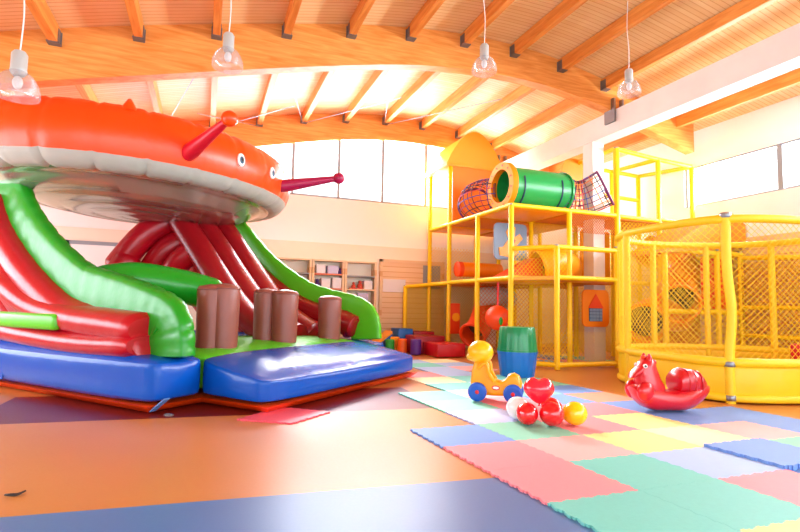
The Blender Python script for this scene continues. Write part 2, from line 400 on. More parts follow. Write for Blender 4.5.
for y, nm in FR:
    g = BM(); xe = [x for x in XS]
    if y == 7.3: xe = [x for x in XS if x < 8.95] + [9.05]
    poly = [(x, zb(x)) for x in xe] + [(x, zt(x) - .001) for x in reversed(xe)]
    n = len(xe); y0, y1 = y, y + .2
    A = [[g.verts.new((x, yy, z)) for (x, z) in ((x, f(x)) for x in xe)] for (yy, f) in ((y0, zb), (y0, zt), (y1, zt), (y1, zb))]
    for i in range(n - 1):
        for k in range(4): g.faces.new((A[k][i], A[k][i + 1], A[(k + 1) % 4][i + 1], A[(k + 1) % 4][i]))
    g.faces.new([A[k][0] for k in range(4)]); g.faces.new([A[k][-1] for k in range(3, -1, -1)])
    o = struct(nm, g, 'glulam')
    if y > 5:
        for x in PX: hanger(o, x, y, -1)
k = 5
for (y0, y1) in ((YB, -1.3), (-1.1, 3.0), (3.2, 7.3), (7.5, 11.3)):
    for x in PX + [7.72, 8.62]:
        g = BM(); z = zt(x) - .01; box(g, x - .05, x + .05, y0, y1, z - .21, z, rot=None); o = struct('trim_%d' % k, g, 'purlin'); k += 1
g = BM(); box(g, 6.98, 7.32, YB, YF, 4.30, 4.74, bev=.01); struct('trim_concrete_beam', g, 'concrete')
g = BM(); box(g, 6.99, 7.27, 7.86, 8.14, 0, 4.30, bev=.01); box(g, 6.9, 7.22, 11.0, 11.29, 0, 4.3); struct('trim_concrete_column', g, 'concrete')
g = BM()
for (y) in (7.22, 11.2):
    box(g, 6.93, 6.97, y, y + .25, 4.5, 4.95); box(g, 7.13, 7.17, y, y + .25, 4.7, 4.95)
struct('trim_bearing_bracket', g, 'steel')
# thin tie rods below the far bay
g = BM()
for (a, c) in (((-.1, 11.25), (1.5, 10.1)), ((.9, 11.25), (-.3, 10.2)), ((1.87, 11.25), (.9, 7.6)), ((1.87, 11.25), (3.6, 9.6)), ((3.8, 11.25), (3.2, 9.2)), ((3.86, 11.25), (5.5, 8.8)), ((-1, 11.25), (-.1, 7.6))):
    sweep(g, [(a[0], a[1], zt(a[0]) - .23), (c[0], c[1], zt(c[0]) - .23)], .008, 5)
struct('trim_tie_rods', g, 'steel')
for (x, y) in ((-1.7, 5.6), (4.9, 6.2)):
    g = BM(); lathe(g, [(.0, -.05), (.04, -.05), (.055, -.02), (.055, 0)], x, y, zt(x), 16)
    tag(obj('smoke_detector', g, 'white_pl'), 'small round white detector on the ceiling boards, ' + ('on the left above the saucer' if x < 0 else 'right of the middle near the top edge'), 'smoke detector', 'smoke detectors on the ceiling')
b = BM(); box(b, XL, XR, YF - .06, YF - .038, 0, .1); struct('baseboard_far', b, 'shelfwood')

# ------------------------------------------------------------------ pendant lamps
LAMPS = [((-1.70, 5.5, 2.99), .92, 'clear bell pendant lamp at the far left, hanging lowest above the saucer'),
         ((.105, 5.5, 3.59), .80, 'clear bell pendant lamp above the orange saucer, second from the left'),
         ((3.18, 5.5, 4.11), .80, 'clear bell pendant lamp in front of the big arched beam in the middle'),
         ((5.56, 5.5, 4.23), .80, 'clear bell pendant lamp on the right beside the white concrete beam')]
for (x, y, z), lsc, lab in LAMPS:
    t = thing('pendant_lamp', lab, 'lamp', (x, y, z), 0, 'clear pendant lamps under the timber roof')
    t.scale = (lsc,) * 3
    g = BM(); ribs = lambda a, zz: 1 + .012 * math.cos(a * 36)
    lathe(g, [(.19, -.17), (.195, -.14), (.19, -.08), (.165, -.01), (.125, .05), (.075, .09), (.06, .1)], seg=72, rfun=ribs)
    for f in list(g.faces):
        if len(f.verts) > 8: g.faces.remove(f)
    obj('lamp_shade', g, 'lamp_glass', t)
    g = BM(); lathe(g, [(.0, .30), (.05, .30), (.07, .27), (.07, .12), (.075, .09), (.05, .05), (.0, .05)], seg=20); obj('lamp_housing', g, 'grey_pl', t)
    g = BM(); ball(g, (0, 0, -.02), .045, sz=1.5); obj('bulb', g, 'white_pl', t)
    g = BM(); h = (zt(x) - z) / lsc
    sweep(g, smooth_pts([(0, 0, .29), (.01, 0, .29 + (h - .29) * .3), (-.015, .01, .29 + (h - .29) * .6), (0, 0, h)], 5), .007, 6); obj('cord', g, 'white_pl', t)

# ------------------------------------------------------------------ shelf unit and door on the far wall
YS = YF - .04
def shelf_unit(name, x0, x1, lab, boards, grp):
    t = thing(name, lab, 'shelf unit', ((x0 + x1) / 2, YS - .3, 0), 0, grp); W = (x1 - x0) / 2
    for s in (-1, 1):
        g = BM(); box(g, s * W - .025, s * W + .025, 0, .29, .1, 1.98); obj('side_panel', g, 'shelfwood', t, False)
    g = BM(); box(g, -W, W, .27, .29, .1, 1.96); obj('back_panel', g, 'beige', t, False)
    for z, cm in boards:
        g = BM(); box(g, -W + .025, W - .025, 0, .27, z - .015, z + .015); o = obj('shelf', g, cm, t, False)
    return t
mat('board_grey', '#8f8a86', .5); mat('board_orange', '#e07648', .5)
U = [(1.32, 2.10), (2.16, 2.83), (2.89, 3.58)]
shelf_unit('shelf_unit', *U[0], 'tall wooden shelf unit, leftmost of three, partly behind the green slide edge', [(1.96, 'shelfwood'), (1.66, 'board_grey'), (1.36, 'board_orange'), (.9, 'board_orange'), (.5, 'shelfwood'), (.12, 'shelfwood')], 'shelf units against the far wall')
shelf_unit('shelf_unit', *U[1], 'tall wooden shelf unit in the middle of the three on the far wall', [(1.96, 'shelfwood'), (1.66, 'board_orange'), (1.34, 'board_orange'), (.9, 'board_orange'), (.5, 'shelfwood'), (.12, 'shelfwood')], 'shelf units against the far wall')
shelf_unit('shelf_unit', *U[2], 'tall wooden shelf unit, rightmost of three, next to the wooden door', [(1.96, 'shelfwood'), (1.64, 'board_grey'), (1.34, 'shelfwood'), (1.0, 'board_orange'), (.62, 'board_grey'), (.12, 'shelfwood')], 'shelf units against the far wall')
# toys and boxes on the shelves
mat('box_white', '#e6dede', .6); mat('box_lilac', '#c9c2dc', .6); mat('box_green', '#c4cf9c', .6); mat('doll_red', '#e2553f', .5); mat('doll_purple', '#5a3a80', .5)
SHI = [(1.6, 1.36, .14, .22, 'box_white', 'white box on the left shelf unit under the grey board', 'box'), (1.85, 1.36, .1, .2, 'box_lilac', 'lilac box on the left shelf unit beside a white box', 'box'),
       (1.95, 1.375, .06, .12, 'doll_red', 'small red toy on the left shelf unit by its right side', 'toy'),
       (2.33, 1.675, .1, .2, 'box_white', 'white box on the top bay of the middle shelf unit', 'box'), (2.6, 1.675, .12, .18, 'box_lilac', 'lilac box on the top bay of the middle shelf unit', 'box'), (2.78, 1.675, .04, .14, 'doll_purple', 'dark little toy on the top bay of the middle shelf unit', 'toy'),
       (2.28, 1.355, .05, .2, 'doll_purple', 'purple toy on the middle shelf unit, second bay', 'toy'), (2.45, 1.355, .1, .22, 'box_white', 'white box on the middle shelf unit beside a purple toy', 'box'), (2.7, 1.355, .1, .24, 'box_white', 'white box at the right of the middle unit, second bay', 'box'),
       (2.5, .915, .16, .3, 'box_green', 'pale green box on the middle shelf unit, third bay', 'box'), (2.75, .915, .08, .32, 'box_white', 'white box beside the pale green one, third bay', 'box'),
       (3.1, 1.355, .1, .16, 'doll_red', 'red toy on the right shelf unit, second bay', 'toy'), (3.25, 1.355, .06, .2, 'doll_red', 'taller red toy on the right shelf unit, second bay', 'toy'), (3.42, 1.355, .1, .2, 'box_white', 'white box on the right shelf unit beside red toys', 'box'),
       (3.05, 1.015, .1, .24, 'box_white', 'white box left on the third bay of the right shelf unit', 'box'), (3.3, 1.015, .12, .26, 'box_lilac', 'lilac box on the third bay of the right shelf unit', 'box'),
       (3.2, .635, .18, .24, 'box_white', 'white box low on the right shelf unit', 'box')]
for x, z, hw, h, mm, lab, cat in SHI:
    g = BM()
    if cat == 'toy':
        ball(g, (x, YS - .17, z + h * .35), h * .36, sx=.9, seg=12, rings=8); ball(g, (x, YS - .17, z + h * .82), h * .2, seg=10, rings=6); box(g, x - hw, x + hw, YS - .22, YS - .12, z, z + h * .15, bev=.01)
    else:
        box(g, x - hw, x + hw, YS - .27, YS - .06, z, z + h, bev=.01, seg=1); box(g, x - hw - .005, x + hw + .005, YS - .275, YS - .055, z + h * .8, z + h * .87)
    tag(obj('toy_figure' if cat == 'toy' else 'storage_box', g, mm, None, cat == 'toy'), lab, cat, 'things on the shelves')
t = thing('door_1', 'x', 'x', (0, 0, 0)); del t['label']; del t['category']; t['kind'] = 'structure'
g = BM(); box(g, 3.82, 5.35, YS - .05, YS, .06, 2.02); obj('door_leaf', g, 'woodpanel', t, False)
g = BM(); box(g, 3.76, 3.82, YS - .07, YS, 0, 2.08); box(g, 5.35, 5.41, YS - .07, YS, 0, 2.08); box(g, 3.76, 5.41, YS - .07, YS, 2.02, 2.08); obj('door_frame', g, 'shelfwood', t, False)
g = BM(); box(g, 4.85, 5.3, YS - .062, YS - .05, 1.42, 1.98); obj('door_window', g, 'frame_grey', t, False)
g = BM(); box(g, 3.84, 4.4, YS - .06, YS - .05, 1.32, 1.62); tag(obj('paper_notice', g, 'box_white', None, False), 'pale rectangular notice on the wooden door', 'notice')
t = thing('door_2', 'x', 'x', (0, 0, 0)); del t['label']; del t['category']; t['kind'] = 'structure'
g = BM(); box(g, -2.45, -1.3, YS - .04, YS, .05, 2.05); obj('door_leaf', g, 'white_pl', t, False)
g = BM(); box(g, -2.52, -2.45, YS - .06, YS, 0, 2.12); box(g, -1.3, -1.23, YS - .06, YS, 0, 2.12); box(g, -2.52, -1.23, YS - .06, YS, 2.05, 2.12); obj('door_frame', g, 'frame_grey', t, False)

# ================================================================== FOAM MATS
FC = {'pink': '#f48e98', 'blush': '#f2b0b0', 'teal': '#70c8be', 'green': '#84ceb4', 'blue': '#6e98dc', 'light blue': '#a4bfea', 'lavender': '#bcc6ec', 'yellow': '#f8df92', 'pale yellow': '#f8e6b4', 'coral': '#f79a80', 'red': '#e6586a'}
for k, c in FC.items(): mat('foam_' + k, c, .55, bump=.08, bscale=90, vary=.06, vscale=40)
Y0, PY = 1.14, .548; X0, PXM = 1.68, .607
def gp(i, r):
    y = Y0 + PY * r; return (X0 + PXM * i - .055 * (y - 2.2), y)
def edge(p, q, key, teeth=12, d=.0085, gap=.0015, side=1):
    """jigsaw edge from p to q, shared by both neighbours"""
    p, q = Vector((p[0], p[1])), Vector((q[0], q[1])); t = (q - p); n = Vector((-t.y, t.x)).normalized(); out = [p + n * 0]
    for k in range(teeth):
        a = (k + .28) / teeth; bb = (k + .72) / teeth; w_ = .045 / teeth * 2
        s = 1 if k % 2 == 0 else -1
        out += [p + t * a, p + t * (a - w_ * .6) + n * d * s, p + t * (bb + w_ * .6) + n * d * s, p + t * bb]
    return out
MATS = []
def foam(i, r, colr, lab, z=.0, corners=None, th=.014):
    c = corners or [gp(i, r), gp(i + 1, r), gp(i + 1, r + 1), gp(i, r + 1)]
    e = edge(c[0], c[1], 0) + edge(c[1], c[2], 0) + edge(c[3], c[2], 0)[::-1][:-1] + edge(c[0], c[3], 0)[::-1][:-1]
    # close the ring with all four corners once
    P = edge(c[0], c[1], 0) + edge(c[1], c[2], 0)
    E3 = edge(c[3], c[2], 0) + [Vector(c[2])]; E4 = edge(c[0], c[3], 0) + [Vector(c[3])]
    P = P + E3[::-1][:-1] + E4[::-1][:-1]
    cx = sum(p.x for p in P) / len(P); cy = sum(p.y for p in P) / len(P)
    P = [Vector((cx + (p.x - cx) * .997, cy + (p.y - cy) * .997)) for p in P]
    g = BM(); prism(g, P, lambda p: (p.x, p.y, z + .001), lambda p: (p.x, p.y, z + th))
    o = obj('foam_mat', g, 'foam_' + colr, None, False); tag(o, lab, 'foam mat', 'interlocking foam floor mats'); MATS.append(o)
L_ = [
 (1, 0, 'yellow', 'yellow foam mat whose corner just shows at the bottom edge'), (0, 0, 'teal', 'teal foam mat cut off at the bottom edge, nearest the blue floor'),
 (2, 0, 'teal', 'teal foam mat at the bottom right corner'),
 (0, 1, 'teal', 'teal foam mat with toothed left edge on blue floor, nearest the camera'),
 (1, 1, 'teal', 'large teal foam mat at bottom right, left of the pink corner mat'),
 (2, 1, 'pink', 'pink foam mat at the right edge below two blue mats'),
 (0, 2, 'pink', 'deep pink foam mat, nearer of the two on the toothed left edge'),
 (1, 2, 'teal', 'teal foam mat between the deep pink mat and the light blue mat'),
 (2, 2, 'light blue', 'light blue foam mat with dark toothed edges, right of a teal mat'),
 (3, 2, 'blue', 'mid blue foam mat with a thick dark left seam at the right'),
 (4, 2, 'green', 'green foam mat at the right edge, behind the mid blue mat'),
 (0, 3, 'pink', 'deep pink foam mat, farther of the two on the toothed left edge'),
 (1, 3, 'blush', 'blush foam mat between deep pink and yellow mats'),
 (2, 3, 'yellow', 'yellow foam mat touching the light blue mat at its front'),
 (3, 3, 'pale yellow', 'pale yellow foam mat right of the yellow one'),
 (4, 3, 'blush', 'blush foam mat at the right, beyond the pale yellow mat'),
 (5, 3, 'blue', 'blue foam mat at the right edge in front of the playpen'),
 (0, 4, 'blue', 'blue foam mat at the outermost left corner of the mats'),
 (1, 4, 'green', 'green foam mat in front of the balloons'),
 (2, 4, 'pink', 'pink foam mat right of the yellow balloon, nearer one'),
 (3, 4, 'yellow', 'yellow foam mat in front of the red rocker'),
 (4, 4, 'blue', 'blue foam mat under the front of the red rocker'),
 (5, 4, 'blue', 'blue foam mat right of the rocker by the playpen skirt'),
 (1, 5, 'lavender', 'pale lavender foam mat with toothed edge left of the balloons'),
 (2, 5, 'pink', 'pink foam mat behind the balloons'),
 (3, 5, 'pink', 'pink foam mat left of the red rocker'),
 (4, 5, 'blue', 'blue foam mat behind the red rocker'),
 (1, 6, 'green', 'pale green foam mat in front of the yellow ride-on toy'),
 (2, 6, 'pink', 'pink foam mat under the rear wheel of the yellow ride-on toy'),
 (3, 6, 'blue', 'blue foam mat right of the ride-on toy'),
 (4, 6, 'coral', 'coral foam mat left of the playpen skirt'),
 (1, 7, 'teal', 'teal foam mat with a long toothed edge at the far left'),
 (2, 7, 'blush', 'blush foam mat left of the ride-on toy'),
 (3, 7, 'green', 'green foam mat behind the ride-on toy'),
 (4, 7, 'blue', 'blue foam mat at the left corner of the playpen'),
 (2, 8, 'teal', 'pale teal foam mat left of the ride-on toy, beyond the blush one'),
 (3, 8, 'light blue', 'light blue foam mat in front of the stacked buckets'),
 (4, 8, 'green', 'green foam mat right of the stacked buckets by the frame'),
 (2, 9, 'pale yellow', 'pale yellow foam mat beside the tip of the blue air cushion'),
 (3, 9, 'teal', 'teal foam mat left of the stacked buckets'),
 (4, 9, 'teal', 'teal foam mat under the stacked buckets'),
 (2, 10, 'pink', 'pink foam mat at the tip of the blue air cushion'),
 (3, 10, 'light blue', 'light blue foam mat behind the round head of the toy'),
 (3, 11, 'light blue', 'light blue foam mat two rows in front of the red blocks'),
 (4, 11, 'blush', 'blush foam mat in front of the red blocks, on the right'),
 (3, 12, 'teal', 'teal foam mat near the soft blocks'),
 (4, 12, 'light blue', 'light blue foam mat near the soft blocks, on the right'),
 (3, 13, 'light blue', 'light blue foam mat just in front of the soft blocks'),
 (4, 13, 'pale yellow', 'pale yellow foam mat just in front of the red blocks'),
]
for i, r, cc, lab in L_: foam(i, r, cc, lab, th=.034 if (i, r) == (3, 2) else .014)
foam(0, 0, 'red', 'loose red foam mat poking out from under the blue air cushion', corners=[(.30, 4.62), (.72, 4.35), (1.13, 4.72), (.72, 5.05)])
ci = ['light blue', 'pink', 'green', 'coral', 'blue', 'teal', 'pink', 'light blue', 'yellow']
names = ['front left', 'front middle', 'front right', 'middle left', 'centre', 'middle right', 'rear left', 'rear middle', 'rear right']
for k in range(9):
    x = 5.72 + .6 * (k % 3); y = 7.75 + .6 * (k // 3)
    foam(0, 0, ci[k], '%s foam mat inside the yellow climbing frame, %s of nine' % (ci[k], names[k]), corners=[(x, y), (x + .6, y), (x + .6, y + .6), (x, y + .6)])

# ================================================================== INFLATABLE SLIDE
Ox, Oy = .6, 4.85; ROT = math.atan2(.656, .755)
inf = thing('inflatable_slide', 'big blue, green and red inflatable slide topped by an orange saucer with eyes', 'inflatable slide', (Ox, Oy, 0), ROT)
# local axes: x = across the slide (right), y = into the slide
def I(name, g, m, p=None): return obj(name, g, m, p or inf)
def puffbox(name, x0, x1, y0, y1, z0, z1f, z1b, m, puff=.05, nx=10, ny=6, nz=5, z0c=.05):
    """air cushion: box with soft bulging faces, front top height z1f, back top z1b"""
    g = BM(); r = bmesh.ops.create_cube(g, size=2)
    bmesh.ops.subdivide_edges(g, edges=g.edges[:], cuts=7, use_grid_fill=True)
    for v_ in g.verts:
        a, b_, c = v_.co
        def rn(t): return math.copysign(abs(t) ** .8, t)
        bx = (1 - b_ * b_) * (1 - c * c); by = (1 - a * a) * (1 - c * c); bz = (1 - a ** 4) * (1 - b_ * b_)
        k = 1 - .10 * (abs(a * b_) ** 6 + abs(b_ * c) ** 6 + abs(a * c) ** 6) / 1.5
        x = (x0 + x1) / 2 + (x1 - x0) / 2 * a + puff * a * bx * .8 * (abs(a) > .99); y = (y0 + y1) / 2 + (y1 - y0) / 2 * b_ + puff * b_ * by * (abs(b_) > .99)
        top = z1f + (z1b - z1f) * (b_ + 1) / 2; z = z0 + (top - z0) * (c + 1) / 2
        if c > .99: z += puff * bz
        cx, cy = (x0 + x1) / 2, (y0 + y1) / 2; cz = (z0 + top) / 2
        ed = sorted([abs(a), abs(b_), abs(c)])
        if ed[1] > .99: # edges: pull in for a round look
            f = .03
            if abs(a) > .99 and abs(c) > .99: x -= f * a; z -= f * c * .8
            if abs(b_) > .99 and abs(c) > .99: y -= f * b_; z -= f * c * .8
            if abs(a) > .99 and abs(b_) > .99: x -= f * a * .7; y -= f * b_ * .7
        v_.co = Vector((x, y, z))
    o = I(name, g, m)
    md = o.modifiers.new('s', 'SUBSURF'); md.levels = 1; md.render_levels = 1
    return o
WL0, WL1 = -.66, -.05     # left side wall, across
WR0, WR1 = 2.85, 3.38     # right side wall
# base
puffbox('base_cushion', WL0 - .03, -.08, .77, 5.2, .075, .5, .5, 'vinyl_blue', .05)
puffbox('base_cushion', WR0 - .05, WR1 + .03, .74, 5.2, .075, .46, .46, 'vinyl_blue', .05)
puffbox('entry_cushion', -.115, 2.90, -.06, .84, .075, .33, .50, 'vinyl_blue', .05)
# orange underside sheet, a thin pad with a lip
g = BM()
lip = [(-.705, .77), (-.12, .765), (-.135, -.09), (2.92, -.09), (2.93, .73), (3.42, .73), (3.42, 5.25), (-.705, 5.25)]
prism(g, lip, lambda p: (p[0] + .09 * (1 if p[0] < 1 else -1), p[1] + .09, .016), lambda p: (p[0] + .02 * (1 if p[0] < 1 else -1), p[1] + .02, .075))
o = I('underside_pad', g, 'vinyl_orange')
# play deck between the walls
puffbox('deck_cushion', WL1, WR0, .80, 2.2, .1, .50, .54, 'vinyl_lime', .03)
PTL = [(.86, .48), (.88, .68), (.97, .84), (1.2, .93), (1.6, 1.03), (2.05, 1.12), (2.43, 1.21), (2.96, 1.48), (3.42, 1.79), (3.75, 2.08), (3.98, 2.4), (4.12, 2.75)]
PT = [(.86, .48), (.88, .68), (.97, .86), (1.2, .96), (1.6, 1.04), (2.05, 1.16), (2.5, 1.38), (2.98, 1.68), (3.4, 2.03), (3.85, 2.45), (4.15, 2.8)]
def offs(pts, d):
    out = []
    for i, p in enumerate(pts):
        a = pts[max(i - 1, 0)]; c = pts[min(i + 1, len(pts) - 1)]; tx, tz = c[0] - a[0], c[1] - a[1]; l = math.hypot(tx, tz)
        out.append((p[0] + tz / l * d, p[1] - tx / l * d))
    return out
def profile_tube(name, xc, hw, off, hn, m, pts=PT, power=.75, sub=7, z0=None, x1=None, seams=0):
    c = smooth_pts([(xc if x1 is None else xc + (x1 - xc) * k / (len(pts) - 1), p[0], p[1]) for k, p in enumerate(offs(pts, off))], sub); g = BM(); n = len(c)
    R = [hw * (1 - (.035 * (1 if (i % 4 == 0) else 0) if seams else 0)) for i in range(n)]; RN = [hn * (1 - (.05 * (1 if (i % 4 == 0) else 0) if seams else 0)) for i in range(n)]
    for q in (0, n - 1): R[q] *= .9; RN[q] *= .7
    sweep(g, c, R, 20, rn=RN, up=(0, -.3, 1) if False else None, power=power); return I(name, g, m)
for x0, x1, side in ((WL0, WL1, -1), (WR0, WR1, 1)):
    xc = (x0 + x1) / 2; hw = (x1 - x0) / 2
    nmr = 'vinyl_red' if side < 0 else 'vinyl_dkred'; T0 = PTL if side < 0 else PT
    profile_tube('green_edge_tube', xc, hw, .10 if side < 0 else .06, .10 if side < 0 else .06, 'vinyl_green' if side < 0 else 'vinyl_lime', T0, seams=1, power=.5)
    P2 = offs(T0, .36 if side < 0 else .25)[2:-1]; P2[0] = (1.12, .62)
    profile_tube('red_wall_tube', xc, hw * .9, 0, .19, nmr, P2, power=.8)
    if side > 0:
        profile_tube('red_wall_tube', xc - .03, hw * .88, 0, .17, nmr, [(1.06, .66), (1.35, .74), (1.9, .78), (2.5, .9), (3.0, 1.2)], power=.85)
    if side < 0:
        profile_tube('red_wall_tube', xc - .06, hw * .9, 0, .16, nmr, [(1.14, .73), (1.7, .76), (2.3, .80), (3.0, .92), (3.7, 1.2)], power=.85)
        profile_tube('red_wall_tube', xc - .09, hw * .88, 0, .13, nmr, [(1.12, .58), (2.0, .56), (3.0, .6), (4.4, .7)], power=.85)
    for dd in (.66, .95):
        P3 = [(p[0], max(p[1], .55)) for p in offs(T0, dd)][5:-1]
        profile_tube('red_wall_tube', xc, hw * .86, 0, .22, nmr, P3, power=.85)
    profile_tube('red_wall_tube', xc, hw * .84, 0, .3, nmr, [(3.2, .6), (4.0, .75), (4.5, 1.1), (4.9, 1.6)], power=.85)
# green inset on the outer left wall
g = BM(); box(g, WL0 - .06, WL0 + .04, 2.25, 3.8, .68, .85, bev=.05, seg=4); I('green_inset', g, 'vinyl_lime')
# slide lanes: red tubes that follow the curve up to the saucer
REAR = [((1.95, 3.75, 2.4), (1.25, 4.3, 1.55), .2), ((2.0, 3.6, 2.05), (1.6, 4.1, 1.35), .2), ((1.75, 3.3, 1.75), (1.7, 3.7, 1.1), .18), ((1.3, 4.2, 1.6), (1.25, 4.4, .6), .22)]
P6 = [(1.5, .55), (1.9, .72), (2.3, .98), (2.7, 1.36), (3.1, 1.78), (3.5, 2.2), (3.75, 2.5)]
for k, xc in enumerate((2.62, 2.2, 1.8)):
    profile_tube('slide_lane', xc, .215, .0, .17, 'vinyl_dkred', [(p[0] + .0 + k * .0, p[1] - .02 * k) for p in P6], power=.9)
# rear support: slanting red cushions left of the lanes
for (a, c, r_) in REAR:
    g = BM(); a, c = Vector(a), Vector(c); mid = a.lerp(c, .5) + Vector((-.08, 0, .1))
    pp, rr = capsule_path(smooth_pts([a, mid, c], 4), r_); sweep(g, pp, rr, 16); I('rear_cushion', g, 'vinyl_red')
g = BM(); pp, rr = capsule_path(smooth_pts([(-.12, 2.38, 1.2), (.1, 2.15, 1.24), (.5, 1.9, 1.18), (.8, 1.74, 1.1)], 5), .2)
sweep(g, pp, rr, 20); I('green_crossbar_tube', g, 'vinyl_dkgreen')
# brown pillars
mat('vinyl_cap', '#7c3c34', .45)
for (x, y, r, z1) in ((.44, 1.12, .165, 1.19), (.33, 1.20, .145, 1.175), (1.45, 1.12, .165, 1.16), (1.36, 1.36, .15, 1.17), (2.42, 1.12, .165, 1.11)):
    g = BM(); lean = .0
    lathe(g, [(r * .97, .42), (r * .98, .6), (r, .85), (r * 1.03, z1 - .05), (r * .98, z1 - .015), (r * .85, z1), (0, z1 + .025)], x, y, 0, 24)
    o = I('obstacle_pillar', g, 'vinyl_brown')
    g = BM(); ring = [(x + r * 1.03 * math.cos(a * PI / 12), y + r * 1.03 * math.sin(a * PI / 12), z1 - .04) for a in range(24)]
    sweep(g, ring, .006, 6, closed=True, up=(0, 0, 1)); I('seam', g, 'vinyl_cap', o)
# tie-down strap at the near corner
g = BM()
box(g, -.03, .03, -.004, .004, -.02, .2, rot=Matrix.Translation((-.60, .80, .04)) @ Matrix.Rotation(math.radians(55), 4, 'X')); 
I('webbing_strap', g, 'webbing')
g = BM(); ring = [(-.60 + .03 * math.cos(a * PI / 8), .60 + .045 * math.sin(a * PI / 8), .02 + .0 * a) for a in range(16)]
sweep(g, ring, .006, 6, closed=True, up=(0, 0, 1)); I('anchor_ring', g, 'steel')
# webbing patch on the blue side
g = BM(); box(g, WL0 - .062, WL0 - .05, 3.15, 3.4, .12, .32, bev=.005, seg=1); I('webbing_patch', g, 'vinyl_blue')
# ---- the saucer
DC = Vector((1.245, 3.735, 2.89)); RU, RV = 2.05, 1.65; TB, TR = .40, .29
def disc_pt(a, k, dz, extra=0):
    return Vector((DC.x + (RU + extra + TR * k) * math.cos(a), DC.y + (RV + extra + TR * k) * math.sin(a), DC.z + dz))
SEG = 240
def ring_strip(name, th0, th1, m, n=12, seam=24, sc=1.0):
    g = BM(); rings = []
    for i in range(SEG):
        a = 2 * PI * i / SEG; ring = []
        w_ = abs(math.sin(a * seam / 2)); pf = (1 - .055 * (1 - min(1, w_ * 2.5)) ** 2 + .006 * math.sin(a * 61) + .005 * math.sin(a * 97 + 1)) * sc
        for j in range(n + 1):
            th = th0 + (th1 - th0) * j / n; ring.append(g.verts.new(disc_pt(a, math.cos(th) * pf, TB * math.sin(th) * pf)))
        rings.append(ring)
    for i in range(SEG):
        for j in range(n): g.faces.new((rings[i][j], rings[(i + 1) % SEG][j], rings[(i + 1) % SEG][j + 1], rings[i][j + 1]))
    return I(name, g, m)
ring_strip('saucer_rim', math.radians(-38), math.radians(230), 'vinyl_orange')
ring_strip('saucer_lower_band', math.radians(-125), math.radians(-38), 'vinyl_grey')
g = BM(); prof = [(1.06, -.38), (1.0, -.43), (.965, -.415), (.93, -.45), (.8, -.56), (.77, -.545), (.74, -.57), (.6, -.63), (.57, -.615), (.54, -.635), (.4, -.665), (.37, -.645), (.34, -.665), (.2, -.68), (.17, -.665), (.14, -.68), (0, -.685)]
rings = [[g.verts.new((DC.x + (RU - .1) * k * math.cos(2 * PI * i / SEG), DC.y + (RV - .1) * k * math.sin(2 * PI * i / SEG), DC.z + dz * .97)) for i in range(SEG)] for k, dz in prof]
for q in range(len(rings) - 1):
    for i in range(SEG): g.faces.new((rings[q][i], rings[q][(i + 1) % SEG], rings[q + 1][(i + 1) % SEG], rings[q + 1][i]))
I('saucer_underside', g, 'silver')
g = BM(); prof = [(1.05, .0), (.9, .12), (.6, .20), (.3, .24), (0, .25)]
rings = [[g.verts.new((DC.x + (RU - .1) * k * math.cos(2 * PI * i / 48), DC.y + (RV - .1) * k * math.sin(2 * PI * i / 48), DC.z + dz)) for i in range(48)] for k, dz in prof]
for q in range(len(rings) - 1):
    for i in range(48): g.faces.new((rings[q][i], rings[q][(i + 1) % 48], rings[q + 1][(i + 1) % 48], rings[q + 1][i]))
I('saucer_top', g, 'vinyl_orange')
# saucer details: eyes, antennae, top spike
def surf(a, th, out=0):
    A, t_ = math.radians(a), math.radians(th)
    p = Vector((DC.x + (RU + TR * math.cos(t_)) * math.cos(A), DC.y + (RV + TR * math.cos(t_)) * math.sin(A), DC.z + TB * math.sin(t_)))
    n = Vector((math.cos(A) / RU, math.sin(A) / RV, 0)).normalized() * math.cos(t_) * 1.1 + Vector((0, 0, math.sin(t_))); n.normalize()
    return p + n * out, n
def disc_shape(bm, c, n, r, h, sx=1.0, seg=24, dome=.35):
    up = Vector((0, 0, 1)); X_ = up.cross(n).normalized(); Y_ = n.cross(X_)
    M4 = Matrix((X_, Y_, n)).transposed().to_4x4(); M4.translation = c
    prof = [(r, -.02), (r, h * .4), (r * .8, h * .8), (r * .4, h), (0, h)]
    for (rr, z) in prof: pass
    lathe(bm, prof, 0, 0, 0, seg, rfun=lambda a, z: 1 / math.sqrt((math.cos(a) / sx) ** 2 + math.sin(a) ** 2), mat4=M4)
for a in (270, 287.5):
    c, n_ = surf(a, 2)
    g = BM(); disc_shape(g, c, n_, .088, .022, .72); e = I('eye', g, 'white_pl')
    g = BM(); disc_shape(g, c + n_ * .015 + Vector((.0, 0, -.005)), n_, .05, .018, .75); I('iris', g, 'eye_blue', e)
    g = BM(); disc_shape(g, c + n_ * .028 + Vector((.0, 0, -.005)), n_, .026, .01, .8); I('pupil', g, 'black', e)
for (b0, b1, mt) in (((.52, 1.95, 2.80), (.43, 1.2, 3.07), 'vinyl_crimson'), ((2.34, 2.08, 2.81), (2.88, 1.42, 2.99), 'antenna_purple')):
    b0, b1 = Vector(b0), Vector(b1); g = BM(); d = b1 - b0
    sweep(g, [b0, b0 + d * .12, b0 + d * .5, b1], [.095, .10, .075, .045], 16); o = I('antenna', g, mt)
    g = BM(); ball(g, b1 + d.normalized() * .05, .095, sx=1, sy=1, sz=.95, seg=12, rings=8); I('antenna_knob', g, 'vinyl_orange' if mt == 'vinyl_crimson' else mt, o)
c, n_ = surf(234, 70); g = BM(); lathe(g, [(.1, -.06), (.06, .02), (.02, .09), (0, .1)], c.x, c.y, c.z, 16); I('top_spike', g, 'vinyl_orange')

